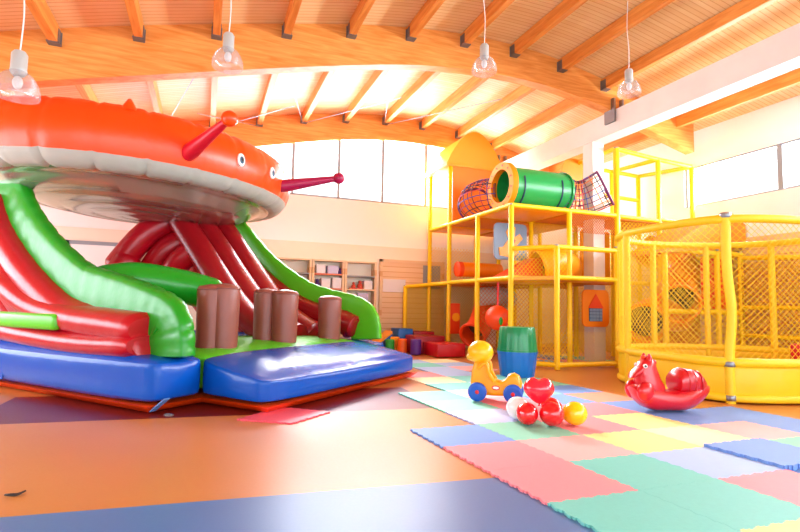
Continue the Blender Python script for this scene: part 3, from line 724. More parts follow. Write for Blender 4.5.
# ================================================================== CLIMBING FRAME
cf = thing('climbing_frame', 'tall yellow padded climbing frame with decks, green tunnel and canopy roof', 'climbing frame', (5, 8, 0))
cf.location = (0, 0, 0)
F = lambda name, g, m, p=None, s=True: obj(name, g, m, p or cf, s)
PR = .047
def post(x, y, z0, z1, p=None, r=PR, m='yel'):
    g = BM(); lathe(g, [(r * .6, z0), (r, z0 + .012), (r, z1 - .02), (r * .7, z1)], x, y, 0, 14); o = F('post', g, m, p)
    g = BM(); lathe(g, [(.0, z1 - .003), (r * .8, z1 - .003), (r * .8, z1 + .02), (0, z1 + .03)], x, y, 0, 10); obj('post_cap', g, 'steel', o)
    return o
def rail(a, c, p=None, r=.042, m='yel'):
    g = BM(); sweep(g, [a, c], r, 12); return F('rail', g, m, p)
Cx = [4.97, 6.22, 7.35]; Cy = [7.62, 8.80, 10.05, 11.1]
L1, L2, L3 = 1.53, 2.82, 4.15
H_ = {(0, 0): L2, (1, 0): L2, (2, 0): L3, (0, 1): L2, (1, 1): L2, (2, 1): L3, (0, 2): 4.2, (1, 2): 4.2, (2, 2): L2, (0, 3): 4.2, (1, 3): 4.2, (2, 3): L2}
for i, x in enumerate(Cx):
    for j, y in enumerate(Cy): post(x, y, 0, H_[(i, j)], r=.058 if (i, j) == (2, 0) else PR)
for z in (L1, L2):
    for j, y in enumerate(Cy):
        for i in range(2): rail((Cx[i], y, z), (Cx[i + 1], y, z))
    for i, x in enumerate(Cx):
        for j in range(3): rail((x, Cy[j], z), (x, Cy[j + 1], z))
for (a, c) in (((0, 2), (1, 2)), ((0, 3), (1, 3)), ((0, 2), (0, 3)), ((1, 2), (1, 3))):
    rail((Cx[a[0]], Cy[a[1]], 4.17), (Cx[c[0]], Cy[c[1]], 4.17))
# decks
mat('deck_orange', '#e0861c', .6)
for z in (L1, L2):
    for i in range(2):
        for j in range(3):
            if z == L1 and (i, j) == (0, 0): continue
            g = BM(); box(g, Cx[i] + .05, Cx[i + 1] - .05, Cy[j] + .05, Cy[j + 1] - .05, z - .05, z + .03, bev=.012)
            F('deck_panel', g, 'deck_orange' if (i + j) % 2 else 'amber_pl')
g = BM(); box(g, Cx[0] + .05, Cx[1] - .05, Cy[0] + .05, Cy[1] - .05, L1 - .05, L1 + .03, bev=.012); F('deck_panel', g, 'amber_pl')
# front step-out bay
A_, B_ = (5.47, 7.02), (6.75, 7.02)
post(*A_, 0, 2.06); post(*B_, 0, 2.1)
for z in (2.04, .08): rail((*A_, z), (*B_, z)); rail((*A_, z), (Cx[0], Cy[0], z)); rail((*B_, z), (Cx[2], Cy[0], z + (.03 if z > 1 else 0)))
rail((*A_, L1), (*B_, L1))
g = BM(); prism(g, [(A_[0], A_[1]), (B_[0], B_[1]), (Cx[2], Cy[0]), (Cx[0], Cy[0])], lambda p: (p[0], p[1], L1 - .04), lambda p: (p[0], p[1], L1 + .02)); F('deck_panel', g, 'amber_pl', None, False)
# upper open cage on the right
K = [(7.35, 7.65, 4.15), (8.35, 7.55, 4.03), (9.12, 7.43, 3.94)]
for x, y, z in K[1:]: post(x, y, 0, z)
post(9.12, 8.8, 0, 4.06)
for a, c in ((0, 1), (1, 2)):
    rail(K[a], K[c]); rail((*K[a][:2], L2), (*K[c][:2], L2 - .04 * (a + 1))); rail((*K[a][:2], L1), (*K[c][:2], L1))
rail(K[2], (9.12, 8.8, 4.06)); rail((7.35, 8.8, 4.12), (9.12, 8.8, 4.06)); rail(K[0], (7.35, 8.8, 4.12)); rail((8.35, 7.55, 4.03), (8.35, 8.8, 4.08)); rail((7.35, 8.8, 3.55), (9.12, 8.8, 3.5)); post(8.35, 8.8, 0, 4.08)
rail((9.12, 7.43, L2 - .06), (9.12, 8.8, L2)); rail((7.35, 8.8, L2), (9.12, 8.8, L2))
g = BM(); box(g, 7.4, 9.08, 7.72, 8.75, L2 - .06, L2, bev=.012); F('deck_panel', g, 'deck_orange')
# low extension at the left rear
post(4.36, 11.1, 0, 1.47); rail((4.36, 11.1, 1.45), (4.97, 11.1, 1.5)); rail((4.36, 11.1, 1.45), (4.97, 10.05, 1.52)); rail((4.36, 11.1, .35), (4.97, 11.1, .35))
# nets
def fnet(p0, p1, z0, z1, pitch=.055, r=.0042, m='net_yel', nm='net'):
    p0, p1 = Vector((*p0, 0)), Vector((*p1, 0)); L0 = (p1 - p0).length; d = (p1 - p0) / L0
    return net(nm, lambda s, z: (p0 + d * s) + Vector((0, 0, z0 + z)), L0, z1 - z0, pitch, r, m, cf)
fnet((4.36, 11.1), (4.97, 11.1), .35, 1.45, .03, .005)
fnet((4.97, 11.1), (6.22, 11.1), .1, 1.5, .045, .006)
fnet(A_, (Cx[0], Cy[0]), .1, L1, .06); fnet(A_, B_, .1, .62, .06, .003)
fnet((Cx[1], Cy[0]), (Cx[2], Cy[0]), L1 + .9, L2 - .05, .04, .006, 'net_dark'); fnet((Cx[0], Cy[0]), (Cx[1], Cy[0]), L1, L1 + .5, .06)
fnet((Cx[0], Cy[1]), (Cx[1], Cy[1]), .1, L1, .06, .005, 'net_dark')
fnet((Cx[1], Cy[0]), (Cx[1], Cy[1]), .1, L1, .06, .004); fnet((Cx[1], Cy[1]), (Cx[2], Cy[1]), L1, L2, .05, .006)
fnet((Cx[0], Cy[3]), (Cx[1], Cy[3]), L1, L2 - .4, .06); fnet((Cx[1], Cy[2]), (Cx[2], Cy[2]), L1 + .6, L2, .05, .006, 'net_dark')
fnet((7.35, 8.8), (9.12, 8.8), .1, L2, .05, .006); fnet((7.35, 7.68), (9.12, 7.45), .1, L2 - .1, .06, .006)
# vaulted canopy
g = BM(); x0, x1, y0, y1 = 4.86, 6.28, 9.98, 11.18; N_ = 16
rings = []
for (yy, sc, dz) in ((y0, 1, 0), (y0 + .02, 1, 0), (y0 + .25, 1, 0), (10.6, 1, 0), (y1 - .02, 1, 0)):
    rings.append([g.verts.new((x0 + (x1 - x0) * k / N_, yy, 4.19 + (.78 * (math.sin(PI * (k / N_)) ** .85) * (1 if 1 else sc)))) for k in range(N_ + 1)])
for a in range(len(rings) - 1):
    for k in range(N_): g.faces.new((rings[a][k], rings[a][k + 1], rings[a + 1][k + 1], rings[a + 1][k]))
g.faces.new(rings[0]); g.faces.new(rings[-1][::-1])
box(g, x0 - .02, x1 + .02, y0 - .02, y1, 4.12, 4.20, bev=.01)
mat('canopy', '#f8a81c', .5); F('canopy_roof', g, 'canopy')
# orange wall panels on the upper level
def panel(x0, x1, z0, z1, y, m, rad=.08, th=.03, nm='panel', hole=None):
    g = BM(); P = []
    for (cx, cz, a0) in ((x1 - rad, z0 + rad, -90), (x1 - rad, z1 - rad, 0), (x0 + rad, z1 - rad, 90), (x0 + rad, z0 + rad, 180)):
        for k in range(6): a = math.radians(a0 + 18 * k); P.append((cx + rad * math.cos(a), cz + rad * math.sin(a)))
    prism(g, P, lambda p: (p[0], y, p[1]), lambda p: (p[0], y + th, p[1])); return F(nm, g, m, None, False)
panel(5.02, 6.2, 2.88, 4.12, 10.0, 'orange_pl', .03)
panel(6.9, 7.9, 2.9, 4.2, 8.66, 'orange_pl', .25)
panel(7.42, 8.2, 1.6, 2.7, 8.72, 'amber_pl', .05)
# green crawl tunnel, yellow collar
TX0, TX1, TY, TZ, TRR = 5.12, 6.5, 8.2, 3.29, .385
RYm = Matrix.Rotation(PI / 2, 4, 'Y')
g = BM(); lathe(g, [(TRR, 0), (TRR, TX1 - TX0), (TRR - .025, TX1 - TX0), (TRR - .025, 0), (TRR, 0)], TX0, TY, TZ, 40, mat4=RYm); tun = F('tunnel_tube', g, 'green_tun')
g = BM(); lathe(g, [(.315, -.02), (.45, -.02), (.455, 0), (.455, .09), (.44, .1), (.315, .1), (.31, .05), (.315, -.02)], TX0, TY, TZ, 40, mat4=RYm); mat('collar_amber', '#f09006', .6, spec=.2); F('collar', g, 'collar_amber', tun)
g = BM()
for k in range(12):
    a = 2 * PI * k / 12 + .2; ball(g, (TX0 - .022, TY + .385 * math.cos(a), TZ + .385 * math.sin(a)), .014, seg=8, rings=5)
F('collar_bolts', g, 'rope_red', tun)
for xo in (.28, 1.12):
    g = BM(); ring = [(TX0 + xo, TY + (TRR + .006) * math.cos(a * PI / 16), TZ + (TRR + .006) * math.sin(a * PI / 16)) for a in range(14, 30)]
    sweep(g, ring, .016, 6, up=(1, 0, 0)); F('strap', g, 'navy', tun)
g = BM(); lathe(g, [(TRR, 0), (TRR + .03, 0), (TRR + .03, .04), (TRR, .04), (TRR, 0)], TX1 - .04, TY, TZ, 32, mat4=RYm); F('end_ring', g, 'green_tun', tun)
# rope tunnels
def rope_tunnel(ctrl, radii, nr, nl, cols, rim):
    pts = smooth_pts(ctrl, 8); n = len(pts); P, T, N = frames(pts, (0, 0, 1))
    def R(i): t = i / (n - 1) * (len(radii) - 1); k = min(int(t), len(radii) - 2); return radii[k] + (radii[k + 1] - radii[k]) * (t - k)
    par = None; byc = {c: BM() for c in cols}
    for q in range(nr):
        i = int(round(q * (n - 1) / (nr - 1))); B = T[i].cross(N[i]); r = R(i)
        ring = [P[i] + N[i] * r * math.cos(2 * PI * k / 24) + B * r * math.sin(2 * PI * k / 24) for k in range(24)]
        sweep(byc[cols[q % len(cols)]], ring, .009, 5, closed=True)
    for l in range(nl):
        a = 2 * PI * l / nl; line = []
        for i in range(n):
            B = T[i].cross(N[i]); line.append(P[i] + N[i] * R(i) * math.cos(a) + B * R(i) * math.sin(a))
        sweep(byc[cols[(l + 1) % len(cols)]], line, .009, 5)
    for c, g in byc.items():
        o = F('rope_net', g, c, par)
        if par is None: par = o
    g = BM(); i = n - 1 if rim > 0 else 0; B = T[i].cross(N[i]); r = R(i)
    sweep(g, [P[i] + N[i] * r * math.cos(2 * PI * k / 24) + B * r * math.sin(2 * PI * k / 24) for k in range(24)], .022, 6, closed=True); F('rope_rim', g, 'rope_purple', par)
rope_tunnel([(5.36, 8.66, 3.26), (5.2, 8.85, 3.25), (5.18, 9.2, 3.22), (5.4, 9.7, 3.22)], [.3, .33, .36, .36], 11, 18, ['rope_black', 'rope_purple', 'rope_blue', 'rope_red'], 1)
rope_tunnel([(6.46, 8.2, 3.28), (6.7, 8.12, 3.2), (6.93, 7.96, 3.22), (7.16, 7.72, 3.36)], [.385, .33, .34, .36], 12, 20, ['rope_black', 'rope_red', 'rope_blue', 'rope_purple', 'rope_orange'], 1)
# activity panels
p = panel(5.3, 6.06, 1.96, 2.7, 8.72, 'panel_blue', .1, .03, 'picture_panel')
g = BM(); prism(g, [(5.42, 2.04), (5.6, 2.02), (5.72, 2.0), (5.86, 2.12), (5.8, 2.25), (5.95, 2.4), (5.88, 2.5), (5.76, 2.42), (5.78, 2.62), (5.66, 2.66), (5.56, 2.52), (5.62, 2.38), (5.5, 2.22), (5.4, 2.2)], lambda q: (q[0], 8.70, q[1]), lambda q: (q[0], 8.72, q[1])); F('yellow_shape', g, 'amber_pl', p, False)
g = BM(); prism(g, [(5.62, 2.2), (5.66, 2.18), (5.78, 2.36), (5.74, 2.38)], lambda q: (q[0], 8.69, q[1]), lambda q: (q[0], 8.70, q[1])); F('red_stroke', g, 'redorange', p, False)
p = panel(6.6, 7.22, .68, 1.38, 7.72, 'orange_pl', .1, .03, 'house_panel')
g = BM(); prism(g, [(6.72, 1.03), (7.08, 1.03), (6.9, 1.3)], lambda q: (q[0], 7.70, q[1]), lambda q: (q[0], 7.72, q[1])); F('red_roof', g, 'redorange', p, False)
g = BM()
for a in range(4):
    for c in range(4):
        if (a + c) % 2 == 0 or 1: box(g, 6.75 + .075 * a, 6.75 + .075 * a + .066, 7.70, 7.72, .79 + .06 * c, .79 + .06 * c + .052)
F('blue_bricks', g, 'panel_blue', p, False)
g = BM(); box(g, 6.745, 7.055, 7.712, 7.722, .785, 1.035); F('brick_back', g, 'navy', p, False)
p = panel(4.99, 5.22, .42, 1.08, 10.0, 'redorange', .02, .03, 'small_panel'); g = BM(); lathe(g, [(0, 0), (.09, 0), (.09, .02), (0, .02)], 5.11, 9.98, .78, 20, mat4=Matrix.Rotation(PI / 2, 4, 'X')); F('yellow_disc', g, 'amber_pl', p)
# roller on the first level
g = BM(); lathe(g, [(0, 0), (.15, 0), (.16, .02), (.16, 1.05), (.15, 1.07), (0, 1.07)], 5.06, 9.85, 1.82, 24, mat4=RYm); p = F('roller', g, 'orange_pl')
g = BM(); lathe(g, [(0, -.012), (.13, -.012), (.165, .0), (.165, .1), (.16, .1)], 5.06, 9.85, 1.82, 24, mat4=RYm); F('roller_end', g, 'redorange', p)
# slides and tube bends inside
def tubeslide(nm, ctrl, r, m, mouth=None, sub=6, seg=24):
    g = BM(); pts = smooth_pts(ctrl, sub); P, T, N = frames(pts); 
    sweep(g, pts, r, seg, caps=False); o = F(nm, g, m); sd = o.modifiers.new('t', 'SOLIDIFY'); sd.thickness = .025; sd.offset = -1
    B = T[-1].cross(N[-1]); g = BM(); q = -6; Bq = T[q].cross(N[q]); g.faces.new([g.verts.new(P[q] + N[q] * r * .97 * math.cos(2 * PI * k / 24) + Bq * r * .97 * math.sin(2 * PI * k / 24)) for k in range(24)]); F('tube_shade_disc', g, 'tube_shade', o); g = BM()  # dark disc across the bore stands in for the shade inside the tube
    sweep(g, [P[-1] + N[-1] * r * 1.02 * math.cos(2 * PI * k / 24) + B * r * 1.02 * math.sin(2 * PI * k / 24) for k in range(24)], .03, 8, closed=True); F('tube_lip', g, m, o)
    return o
mat('tube_shade', '#5a4a38', .6)  # shade of the tube interior, put into the disc colour
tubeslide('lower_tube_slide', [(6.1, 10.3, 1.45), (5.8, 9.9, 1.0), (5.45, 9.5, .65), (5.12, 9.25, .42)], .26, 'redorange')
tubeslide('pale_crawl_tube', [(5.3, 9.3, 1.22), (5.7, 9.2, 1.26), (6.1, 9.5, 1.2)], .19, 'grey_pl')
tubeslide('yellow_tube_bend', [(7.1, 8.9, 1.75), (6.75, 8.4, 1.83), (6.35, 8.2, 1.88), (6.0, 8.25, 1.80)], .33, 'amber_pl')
g = BM(); prism(g, [(0, 0), (.9, 0), (.9, .42), (.78, .42)], lambda q: (5.2 + q[0], 8.25, 1.57 + q[1]), lambda q: (5.2 + q[0], 8.7, 1.57 + q[1])); F('soft_ramp', g, 'redorange', None, False)
# slide tower behind the playpen
tubeslide('orange_tube_slide', [(8.8, 8.3, 2.3), (8.9, 7.7, 2.0), (8.6, 7.2, 1.65), (8.05, 6.95, 1.3), (7.75, 6.62, 1.13)], .33, 'orange_pl')
tubeslide('orange_tube_slide', [(8.4, 7.2, .95), (7.9, 7.15, .95), (7.45, 7.05, .86), (7.15, 6.8, .78)], .33, 'orange_pl')
g = BM(); prism(g, [(7.1, 1.98), (8.3, 2.62), (8.9, 2.82), (9.25, 2.62), (9.25, 2.2), (8.3, 2.1)], lambda q: (q[0], 6.45, q[1]), lambda q: (q[0] , 7.2, q[1])); F('orange_roof', g, 'orange_pl', None, False)
for x, y in ((7.3, 6.5), (8.55, 6.5), (9.15, 6.5)): post(x, y, 0, 2.1)
for z in (2.06, 1.0): rail((7.3, 6.5, z), (9.15, 6.5, z))
rail((7.3, 6.5, 2.06), (7.35, 7.62, 2.06)); rail((9.15, 6.5, 2.06), (9.15, 7.4, 2.06))
g = BM(); box(g, 8.35, 9.1, 6.62, 6.68, 1.06, 1.98, bev=.01); F('panel', g, 'redorange')
g = BM(); box(g, 7.4, 9.2, 7.38, 7.41, .1, 1.0, bev=.005); F('panel', g, 'deck_orange')
post(9.15, 4.6, 0, 1.9); rail((9.15, 4.6, 1.88), (9.15, 6.5, 2.0)); rail((9.15, 4.6, 1.1), (9.15, 6.5, 1.1)); rail((9.15, 4.6, .6), (9.15, 6.5, .6))
net('net', lambda s, z: (9.12, 6.5 - s, .1 + z), 1.9, 1.8, .05, .007, 'net_dark', cf)

# things inside the frame
t = thing('punch_ball', 'orange-red fruit-shaped punch ball with green leaf hanging from a red strap', 'punch ball', (4.93, 8.0, .82))
t.location = (4.95, 8.02, .82)
g = BM(); ball(g, (0, 0, 0), .225, sz=1.0, seg=32, rings=20); obj('ball', g, 'redorange', t)
g = BM(); ball(g, (-.06, -.21, -.05), .05, sx=.8, sy=.35, sz=1.5, seg=12, rings=8); obj('leaf', g, 'vinyl_green', t)
g = BM(); sweep(g, [(0, 0, .2), (.01, 0, .64)], .02, 8); obj('strap', g, 'toy_red', t)
for (x, y, r, mm, cn) in ((5.75, 8.95, .1, 'toy_red', 'red'), (5.95, 8.7, .09, 'black', 'black'), (6.1, 9.05, .1, 'orange_pl', 'orange')):
    g = BM(); ball(g, (x, y, r + .014), r); tag(obj('play_ball', g, mm), '%s ball lying on the floor inside the climbing frame' % cn, 'ball', 'balls inside the climbing frame')

# ================================================================== NETTED PLAYPEN
pp = thing('netted_playpen', 'round-cornered yellow netted playpen with padded rails and skirt', 'playpen', (0, 0, 0))
CT = [(5.42, 5.45), (5.32, 4.75), (5.48, 4.05), (6.3, 3.74), (7.3, 3.76), (7.95, 4.3), (8.0, 5.2), (7.45, 5.85), (6.6, 6.1), (5.8, 5.95)]
CL = smooth_pts([(a, c, 0) for a, c in CT], 10, closed=True)
acc = [0]
for k in range(len(CL)): acc.append(acc[-1] + (CL[(k + 1) % len(CL)] - CL[k]).length)
def along(s, z):
    s = s % acc[-1]; k = 0
    lo, hi = 0, len(CL)
    while hi - lo > 1:
        mid = (lo + hi) // 2
        if acc[mid] <= s: lo = mid
        else: hi = mid
    t_ = (s - acc[lo]) / (acc[lo + 1] - acc[lo]); p = CL[lo].lerp(CL[(lo + 1) % len(CL)], t_); return Vector((p.x, p.y, z))
def PO(name, g, m, p=None): return obj(name, g, m, p or pp)
def loop(z, r, nm, m='yel_pad', rn=None, inset=0):
    g = BM(); sweep(g, [Vector((p.x + (6.6 - p.x) * inset, p.y + (4.9 - p.y) * inset, z)) for p in CL], r, 12, rn=rn, closed=True, up=(0, 0, 1)); return PO(nm, g, m)
loop(2.06, .048, 'top_rail'); loop(.45, .05, 'padded_rail'); loop(.06, .045, 'bottom_rail')
g = BM(); n = len(CL); nz = 6; v = []
for k in range(n):
    p = CL[k]; row = []
    for q in range(nz + 1):
        z = .05 + .38 * q / nz; bu = .012 * math.sin(PI * q / nz) * (1 + .5 * math.sin(k * 1.7)); row.append(g.verts.new((p.x - (6.6 - p.x) * bu, p.y - (4.9 - p.y) * bu, z)))
    v.append(row)
for k in range(n):
    for q in range(nz): g.faces.new((v[k][q], v[(k + 1) % n][q], v[(k + 1) % n][q + 1], v[k][q + 1]))
o = PO('skirt', g, 'yel_skirt'); sd = o.modifiers.new('t', 'SOLIDIFY'); sd.thickness = .02
g = BM(); prism(g, [(p.x, p.y) for p in CL[::2]], lambda q: (6.6 + (q[0] - 6.6) * .97, 4.9 + (q[1] - 4.9) * .97, .02), lambda q: (6.6 + (q[0] - 6.6) * .97, 4.9 + (q[1] - 4.9) * .97, .3)); PO('play_bed', g, 'deck_orange')
for k, (x, y) in enumerate(CT):
    if k in (1, 3, 5): continue
    r = .05 if k == 2 else .045
    g = BM(); pts = [(x, y, 0), (x, y, .5), (x + (.03 if k == 2 else 0), y - (.02 if k == 2 else 0), 1.0), (x, y, 1.5), (x, y, 2.1)]
    sweep(g, smooth_pts(pts, 4), r, 14); o = PO('post', g, 'yel_pad')
    if k == 2:
        for z in (.06, .43, 2.1):
            g = BM(); lathe(g, [(.055, -.03), (.062, -.02), (.062, .02), (.055, .03)], x, y, z, 14); obj('clamp', g, 'steel', o)
net('safety_net', lambda s, z: along(s, .47 + z), acc[-1], 1.57, .055, .003, 'net_yel', pp, nsub=60)
# red cube block inside the playpen
g = BM(); box(g, 7.45, 7.75, 4.35, 4.65, .3, .6, bev=.02); tag(obj('foam_cube', g, 'cushion_red'), 'red foam cube lying inside the netted playpen', 'block')

# ================================================================== SOFT BLOCKS
def blk(x0, x1, y0, y1, z0, z1, m, lab, rz=0, nm='soft_block'):
    g = BM(); cx, cy = (x0 + x1) / 2, (y0 + y1) / 2; box(g, x0 - cx, x1 - cx, y0 - cy, y1 - cy, 0, z1 - z0, bev=.02)
    for k in range(0): pass
    o = obj(nm, g, m); o.location = (cx, cy, z0); o.rotation_euler.z = rz; return tag(o, lab, 'soft block', 'soft play blocks by the far wall')
blk(4.28, 4.90, 9.12, 9.8, .015, .27, 'cushion_red', 'long red soft block on the floor, nearest of the red ones')
blk(4.1, 4.80, 9.85, 10.4, .01, .38, 'cushion_dkred', 'dark red soft block behind the nearest red one')
blk(4.35, 4.85, 10.5, 10.95, .01, .44, 'cushion_dkred', 'dark red soft block at the back beside the blue one')
blk(3.98, 4.33, 10.5, 11.0, .01, .5, 'cushion_blue', 'blue soft block at the back near the wooden door')
for (x, y, r, h, mm, cn) in ((3.70, 10.25, .095, .27, 'cushion_green', 'green'), (3.90, 10.05, .10, .30, 'cushion_orange', 'orange'), (4.07, 9.72, .11, .31, 'cushion_purple', 'purple'), (3.86, 10.38, .1, .32, 'cushion_orange', 'amber')):
    if cn == 'amber': mm = 'amber_pl'
    g = BM(); lathe(g, [(r - .015, 0), (r, .015), (r, h - .015), (r - .015, h), (0, h)], 0, 0, 0, 24); o = obj('soft_cylinder', g, mm); o.location = (x, y, .015)
    tag(o, 'short upright %s soft cylinder in front of the blue block' % cn, 'soft block', 'soft cylinders')
t = thing('soft_wedge', 'blue soft wedge with yellow sloping top left of the cylinders', 'soft block', (3.62, 10.55, 0))
g = BM(); prism(g, [(-.35, 0), (.2, 0), (.2, .4)], lambda q: (q[0], -.1, q[1]), lambda q: (q[0], .3, q[1])); obj('wedge_body', g, 'cushion_blue', t, False)
g = BM(); prism(g, [(-.38, .0), (-.33, .0), (.2, .40), (.2, .45)], lambda q: (q[0], -.11, q[1]), lambda q: (q[0], .36, q[1])); obj('wedge_top', g, 'amber_pl', t, False)

# ================================================================== STACKED BUCKETS
def bucket(loc, m, lab, flip):
    g = BM(); ribs = lambda a, z: 1 + .014 * math.cos(a * 16)
    h = .36 if not flip else .35
    prof = [(.235, 0), (.245, .012), (.26, .12), (.275, .24), (.283, h - .03), (.292, h - .03), (.292, h), (.28, h)] 
    if flip: prof = [(.285, 0), (.292, 0), (.292, .03), (.283, .03), (.276, .12), (.266, .22), (.255, h - .015), (.245, h), (0, h)]
    else: prof = [(0, 0)] + prof + [(.255, h - .02), (.24, .1), (0, .03)]
    lathe(g, prof, 0, 0, 0, 96, rfun=ribs); o = obj('plastic_tub', g, m); o.location = loc; return tag(o, lab, 'tub', 'two stacked plastic tubs')
bucket((4.33, 6.47, .014), 'bucket_blue', 'ribbed blue plastic tub standing on the teal mat, under the green tub', False)
bucket((4.33, 6.47, .375), 'bucket_green', 'ribbed green plastic tub turned upside down on the blue tub', True)

# ================================================================== RIDE-ON TOY
ro = thing('ride_on_toy', 'yellow ride-on push toy with round ball head and four blue wheels', 'ride-on toy', (2.955, 4.80, .014), math.radians(-37))
ro.scale = (.97, .97, .97)
# local: -x is the front
def RO(name, g, m, p=None): return obj(name, g, m, p or ro)
g = BM()
side = [(-.265, .10), (-.28, .2), (-.265, .33), (-.235, .43), (-.12, .43), (-.095, .38), (-.075, .30), (-.03, .235), (.05, .215), (.1, .24), (.13, .29), (.19, .31), (.245, .28), (.275, .2), (.26, .12), (.2, .07), (.05, .06), (-.12, .06)]
prism(g, side, lambda q: (q[0], -.085, q[1]), lambda q: (q[0], .085, q[1]))
o = RO('body', g, 'toy_amber'); bv = o.modifiers.new('b', 'BEVEL'); bv.width = .035; bv.segments = 4; bv.limit_method = 'ANGLE'; bv.angle_limit = math.radians(50)
g = BM(); ball(g, (-.18, 0, .52), .14, sx=1.02, sz=.92, seg=32, rings=20); ball(g, (-.26, 0, .465), .07, sx=1.1, sy=1.3, sz=.7, seg=20, rings=12); hd = RO('head', g, 'toy_yellow')
g = BM(); sweep(g, smooth_pts([(-.20, -.06, .34), (-.14, -.12, .40), (-.09, -.13, .40), (-.07, -.13, .30), (-.02, -.10, .22)], 5), .022, 10); RO('handle', g, 'toy_amber')
g = BM(); sweep(g, smooth_pts([(-.20, .06, .34), (-.14, .12, .40), (-.09, .13, .40), (-.07, .13, .30), (-.02, .10, .22)], 5), .022, 10); RO('handle', g, 'toy_amber')
RXm = Matrix.Rotation(PI / 2, 4, 'X')
for x in (-.195, .185):
    for y in (-.125, .125):
        g = BM(); lathe(g, [(0, -.035), (.06, -.035), (.085, -.03), (.1, -.02), (.102, 0), (.1, .02), (.085, .03), (.06, .03), (0, .03)], x, y, .102, 28, mat4=RXm); wv = RO('wheel', g, 'toy_blue')
        g = BM(); s = -1 if y < 0 else 1; ball(g, (x, y + s * .032, .102), .022, sy=.5, seg=14, rings=8); obj('hub_cap', g, 'toy_red', wv)
    g = BM(); sweep(g, [(x, -.12, .102), (x, .12, .102)], .012, 8); RO('axle', g, 'steel')
g = BM(); disc_shape(g, Vector((.0, -.086, .15)), Vector((0, -1, 0)), .026, .004, 1.7); o = RO('oval_badge', g, 'toy_red')
g = BM(); disc_shape(g, Vector((.0, -.089, .15)), Vector((0, -1, 0)), .014, .004, 2.4); RO('badge_lettering', g, 'white_pl', o)

# ================================================================== BALLOONS
def balloon(loc, r, m, lab, squash=1.06, ax=(0, 0), heart=False):
    g = BM()
    if heart:
        bmesh.ops.create_uvsphere(g, u_segments=40, v_segments=28, radius=r)
        for v_ in g.verts:
            x, y, z = v_.co / r
            lob = .16 * (1 - math.exp(-(x / .3) ** 2)) * max(0, z) ** .8
            zz = z * (.85 if z > 0 else 1.02) + lob - .12 * math.exp(-(x / .3) ** 2) * max(0, z) ** 2
            f = 1.0 - .42 * max(0, -z) ** 1.3
            v_.co = Vector((x * f * 1.12, y * .8 * (1 - .3 * max(0, -z)), zz)) * r
        kz = -r * 1.03
    else:
        bmesh.ops.create_uvsphere(g, u_segments=32, v_segments=20, radius=r)
        for v_ in g.verts:
            z = v_.co.z / r; v_.co = Vector((v_.co.x * (1 - .1 * max(0, -z)), v_.co.y * (1 - .1 * max(0, -z)), v_.co.z * squash * (1.06 if z < 0 else 1)))
        kz = -r * squash * 1.06
    o = obj('balloon', g, m); g = BM(); lathe(g, [(0, .012), (.008, .008), (.007, 0), (.016, -.014), (.012, -.016), (0, -.01)], 0, 0, kz, 10); obj('knot', g, m, o)
    o.location = loc; o.rotation_euler = (ax[0], ax[1], 0); return tag(o, lab, 'balloon', 'balloons on the foam mats')
balloon((2.595, 3.73, .112), .092, 'blt_red', 'round red balloon on the left of the cluster, beside the white one', ax=(1.9, .3))
balloon((2.77, 3.63, .12), .102, 'blt_red', 'round red balloon at the front of the cluster, under the heart', ax=(1.3, .2))
balloon((2.93, 3.84, .115), .096, 'blt_red', 'round red balloon half hidden behind the front red one', ax=(2.2, 0))
balloon((2.985, 3.60, .118), .10, 'blt_yel', 'yellow round balloon at the right of the cluster', ax=(1.2, .8))
balloon((2.645, 3.945, .116), .10, 'blt_white', 'white round balloon at the back left of the cluster', ax=(1.7, -.4))
balloon((2.745, 3.77, .30), .118, 'blt_heart', 'red heart-shaped balloon lying on top of the other balloons', heart=True, ax=(-.15, .0)).rotation_euler.z = -.45

# ================================================================== ROCKER
rk = thing('rocking_toy', 'shiny red plastic horse-like rocker with curved base on the blue mats', 'rocking toy', (4.37, 3.86, .015), math.radians(-10))
rk.scale = (1.03, 1.03, 1.03)
def RK(name, g, m, p=None): return obj(name, g, m, p or rk)
g = BM()
def loft(g, secs, seg=24, pw=.8):
    """secs: (x, z centre, half width y, half height, tilt) cross-sections normal to a path in the xz plane"""
    rings = []
    for (x, z, hy, hz, ti) in secs:
        ring = []
        for k in range(seg):
            a = 2 * PI * k / seg; cy = math.copysign(abs(math.cos(a)) ** pw, math.cos(a)) * hy; cz = math.copysign(abs(math.sin(a)) ** pw, math.sin(a)) * hz
            ring.append(g.verts.new((x + cz * math.sin(ti), cy, z + cz * math.cos(ti))))
        rings.append(ring)
    for i in range(len(rings) - 1):
        for k in range(seg): g.faces.new((rings[i][k], rings[i][(k + 1) % seg], rings[i + 1][(k + 1) % seg], rings[i + 1][k]))
    g.faces.new(rings[0][::-1]); g.faces.new(rings[-1])
    return g
# hull from the front knees to the pointed tail
loft(g, [(-.395, .155, .04, .04, -.5), (-.385, .16, .09, .085, -.5), (-.33, .15, .13, .115, -.35), (-.24, .13, .145, .115, -.2), (-.12, .115, .15, .10, -.08), (0, .105, .15, .095, 0), (.1, .115, .15, .105, .05), (.2, .145, .14, .12, .2), (.3, .175, .12, .105, .35), (.37, .195, .08, .06, .4), (.415, .205, .03, .02, .4)])
RK('rocker_body', g, 'rocker_red')
g = BM(); loft(g, [(-.20, .12, .10, .13, 1.35), (-.225, .22, .11, .14, 1.4), (-.245, .30, .10, .115, 1.45), (-.26, .37, .09, .105, 1.3), (-.27, .42, .085, .10, 1.2), (-.275, .465, .075, .08, 1.1), (-.275, .495, .05, .05, 1.1)]); 
o = RK('neck_and_head', g, 'rocker_red')
g = BM(); loft(g, [(-.26, .43, .075, .085, .3), (-.32, .41, .07, .08, .4), (-.37, .375, .062, .062, .5), (-.405, .35, .055, .045, .5), (-.42, .34, .03, .025, .5)]); RK('muzzle', g, 'rocker_red', o)
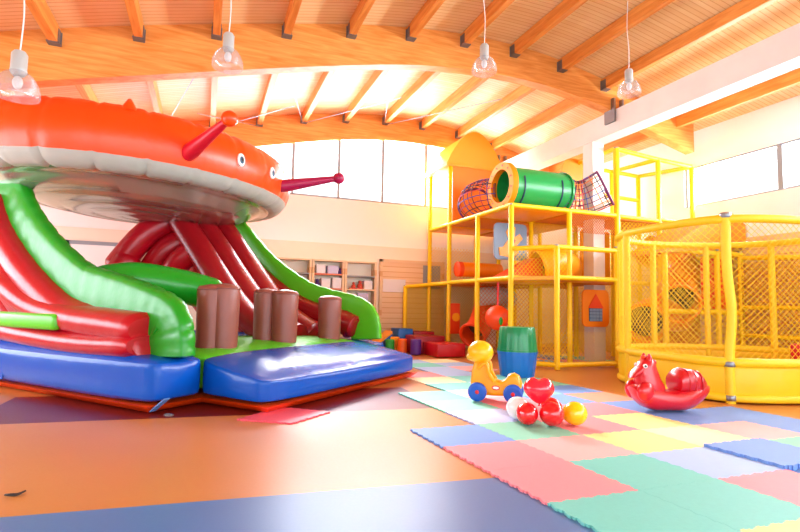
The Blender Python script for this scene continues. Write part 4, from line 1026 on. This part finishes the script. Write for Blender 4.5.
for s in (-1, 1):
    g = BM(); lathe(g, [(.03, 0), (.026, .03), (.01, .06), (0, .065)], -.25, s * .04, .485, 10); RK('ear', g, 'rocker_red', o)
    g = BM(); disc_shape(g, Vector((-.315, s * .073, .435)), Vector((-.25, s, .1)).normalized(), .019, .006); e = RK('eye', g, 'white_pl', o)
    g = BM(); disc_shape(g, Vector((-.318, s * .078, .435)), Vector((-.25, s, .1)).normalized(), .011, .006); RK('pupil', g, 'black', e)
g = BM(); disc_shape(g, Vector((-.305, 0, .515)), Vector((-.3, 0, 1)).normalized(), .0, .0) if 0 else ball(g, (-.285, 0, .515), .022, sz=.8, seg=12, rings=8); RK('forelock', g, 'redorange', o)
for k in range(4):
    g = BM(); ball(g, (-.175 - .004 * k, 0, .46 - .055 * k), .032, sy=.7, seg=12, rings=8); RK('mane_tuft', g, 'rocker_red', o)
# seat back / saddle hump
g = BM(); loft(g, [(.035, .25, .08, .05, 0), (.045, .27, .115, .09, 0), (.08, .285, .125, .115, 0), (.17, .285, .13, .12, 0), (.25, .27, .125, .115, 0), (.31, .25, .11, .095, 0), (.35, .235, .08, .07, 0), (.365, .23, .04, .04, 0)]); RK('seat_back', g, 'rocker_red')
for xx in (.12, .19, .26):
    g = BM(); rr_ = {.12: .122, .19: .121, .26: .115}[xx]; ring = [(xx, (.13) * math.copysign(abs(math.cos(a * PI / 12)) ** .8, math.cos(a * PI / 12)), .283 - (xx - .12) * .1 + rr_ * math.copysign(abs(math.sin(a * PI / 12)) ** .8, math.sin(a * PI / 12))) for a in range(24)]; sweep(g, ring, .008, 6, closed=True); RK('seat_rib', g, 'rocker_red')
g = BM()
for s in (-1, 1):
    ball(g, (-.33, s * .09, .2), .075, sx=1.15, sy=.8, sz=1.25, seg=18, rings=12)
RK('front_knees', g, 'rocker_red')

# small scrap on the floor
g = BM(); sweep(g, smooth_pts([(-.90, 3.19, .008), (-.87, 3.17, .012), (-.845, 3.18, .008), (-.82, 3.22, .01)], 4), [.004 + .004 * math.sin(PI * k / 12) for k in range(13)], 6)
tag(obj('floor_scrap', g, 'black'), 'tiny dark scrap lying on the orange floor at the left', 'scrap')
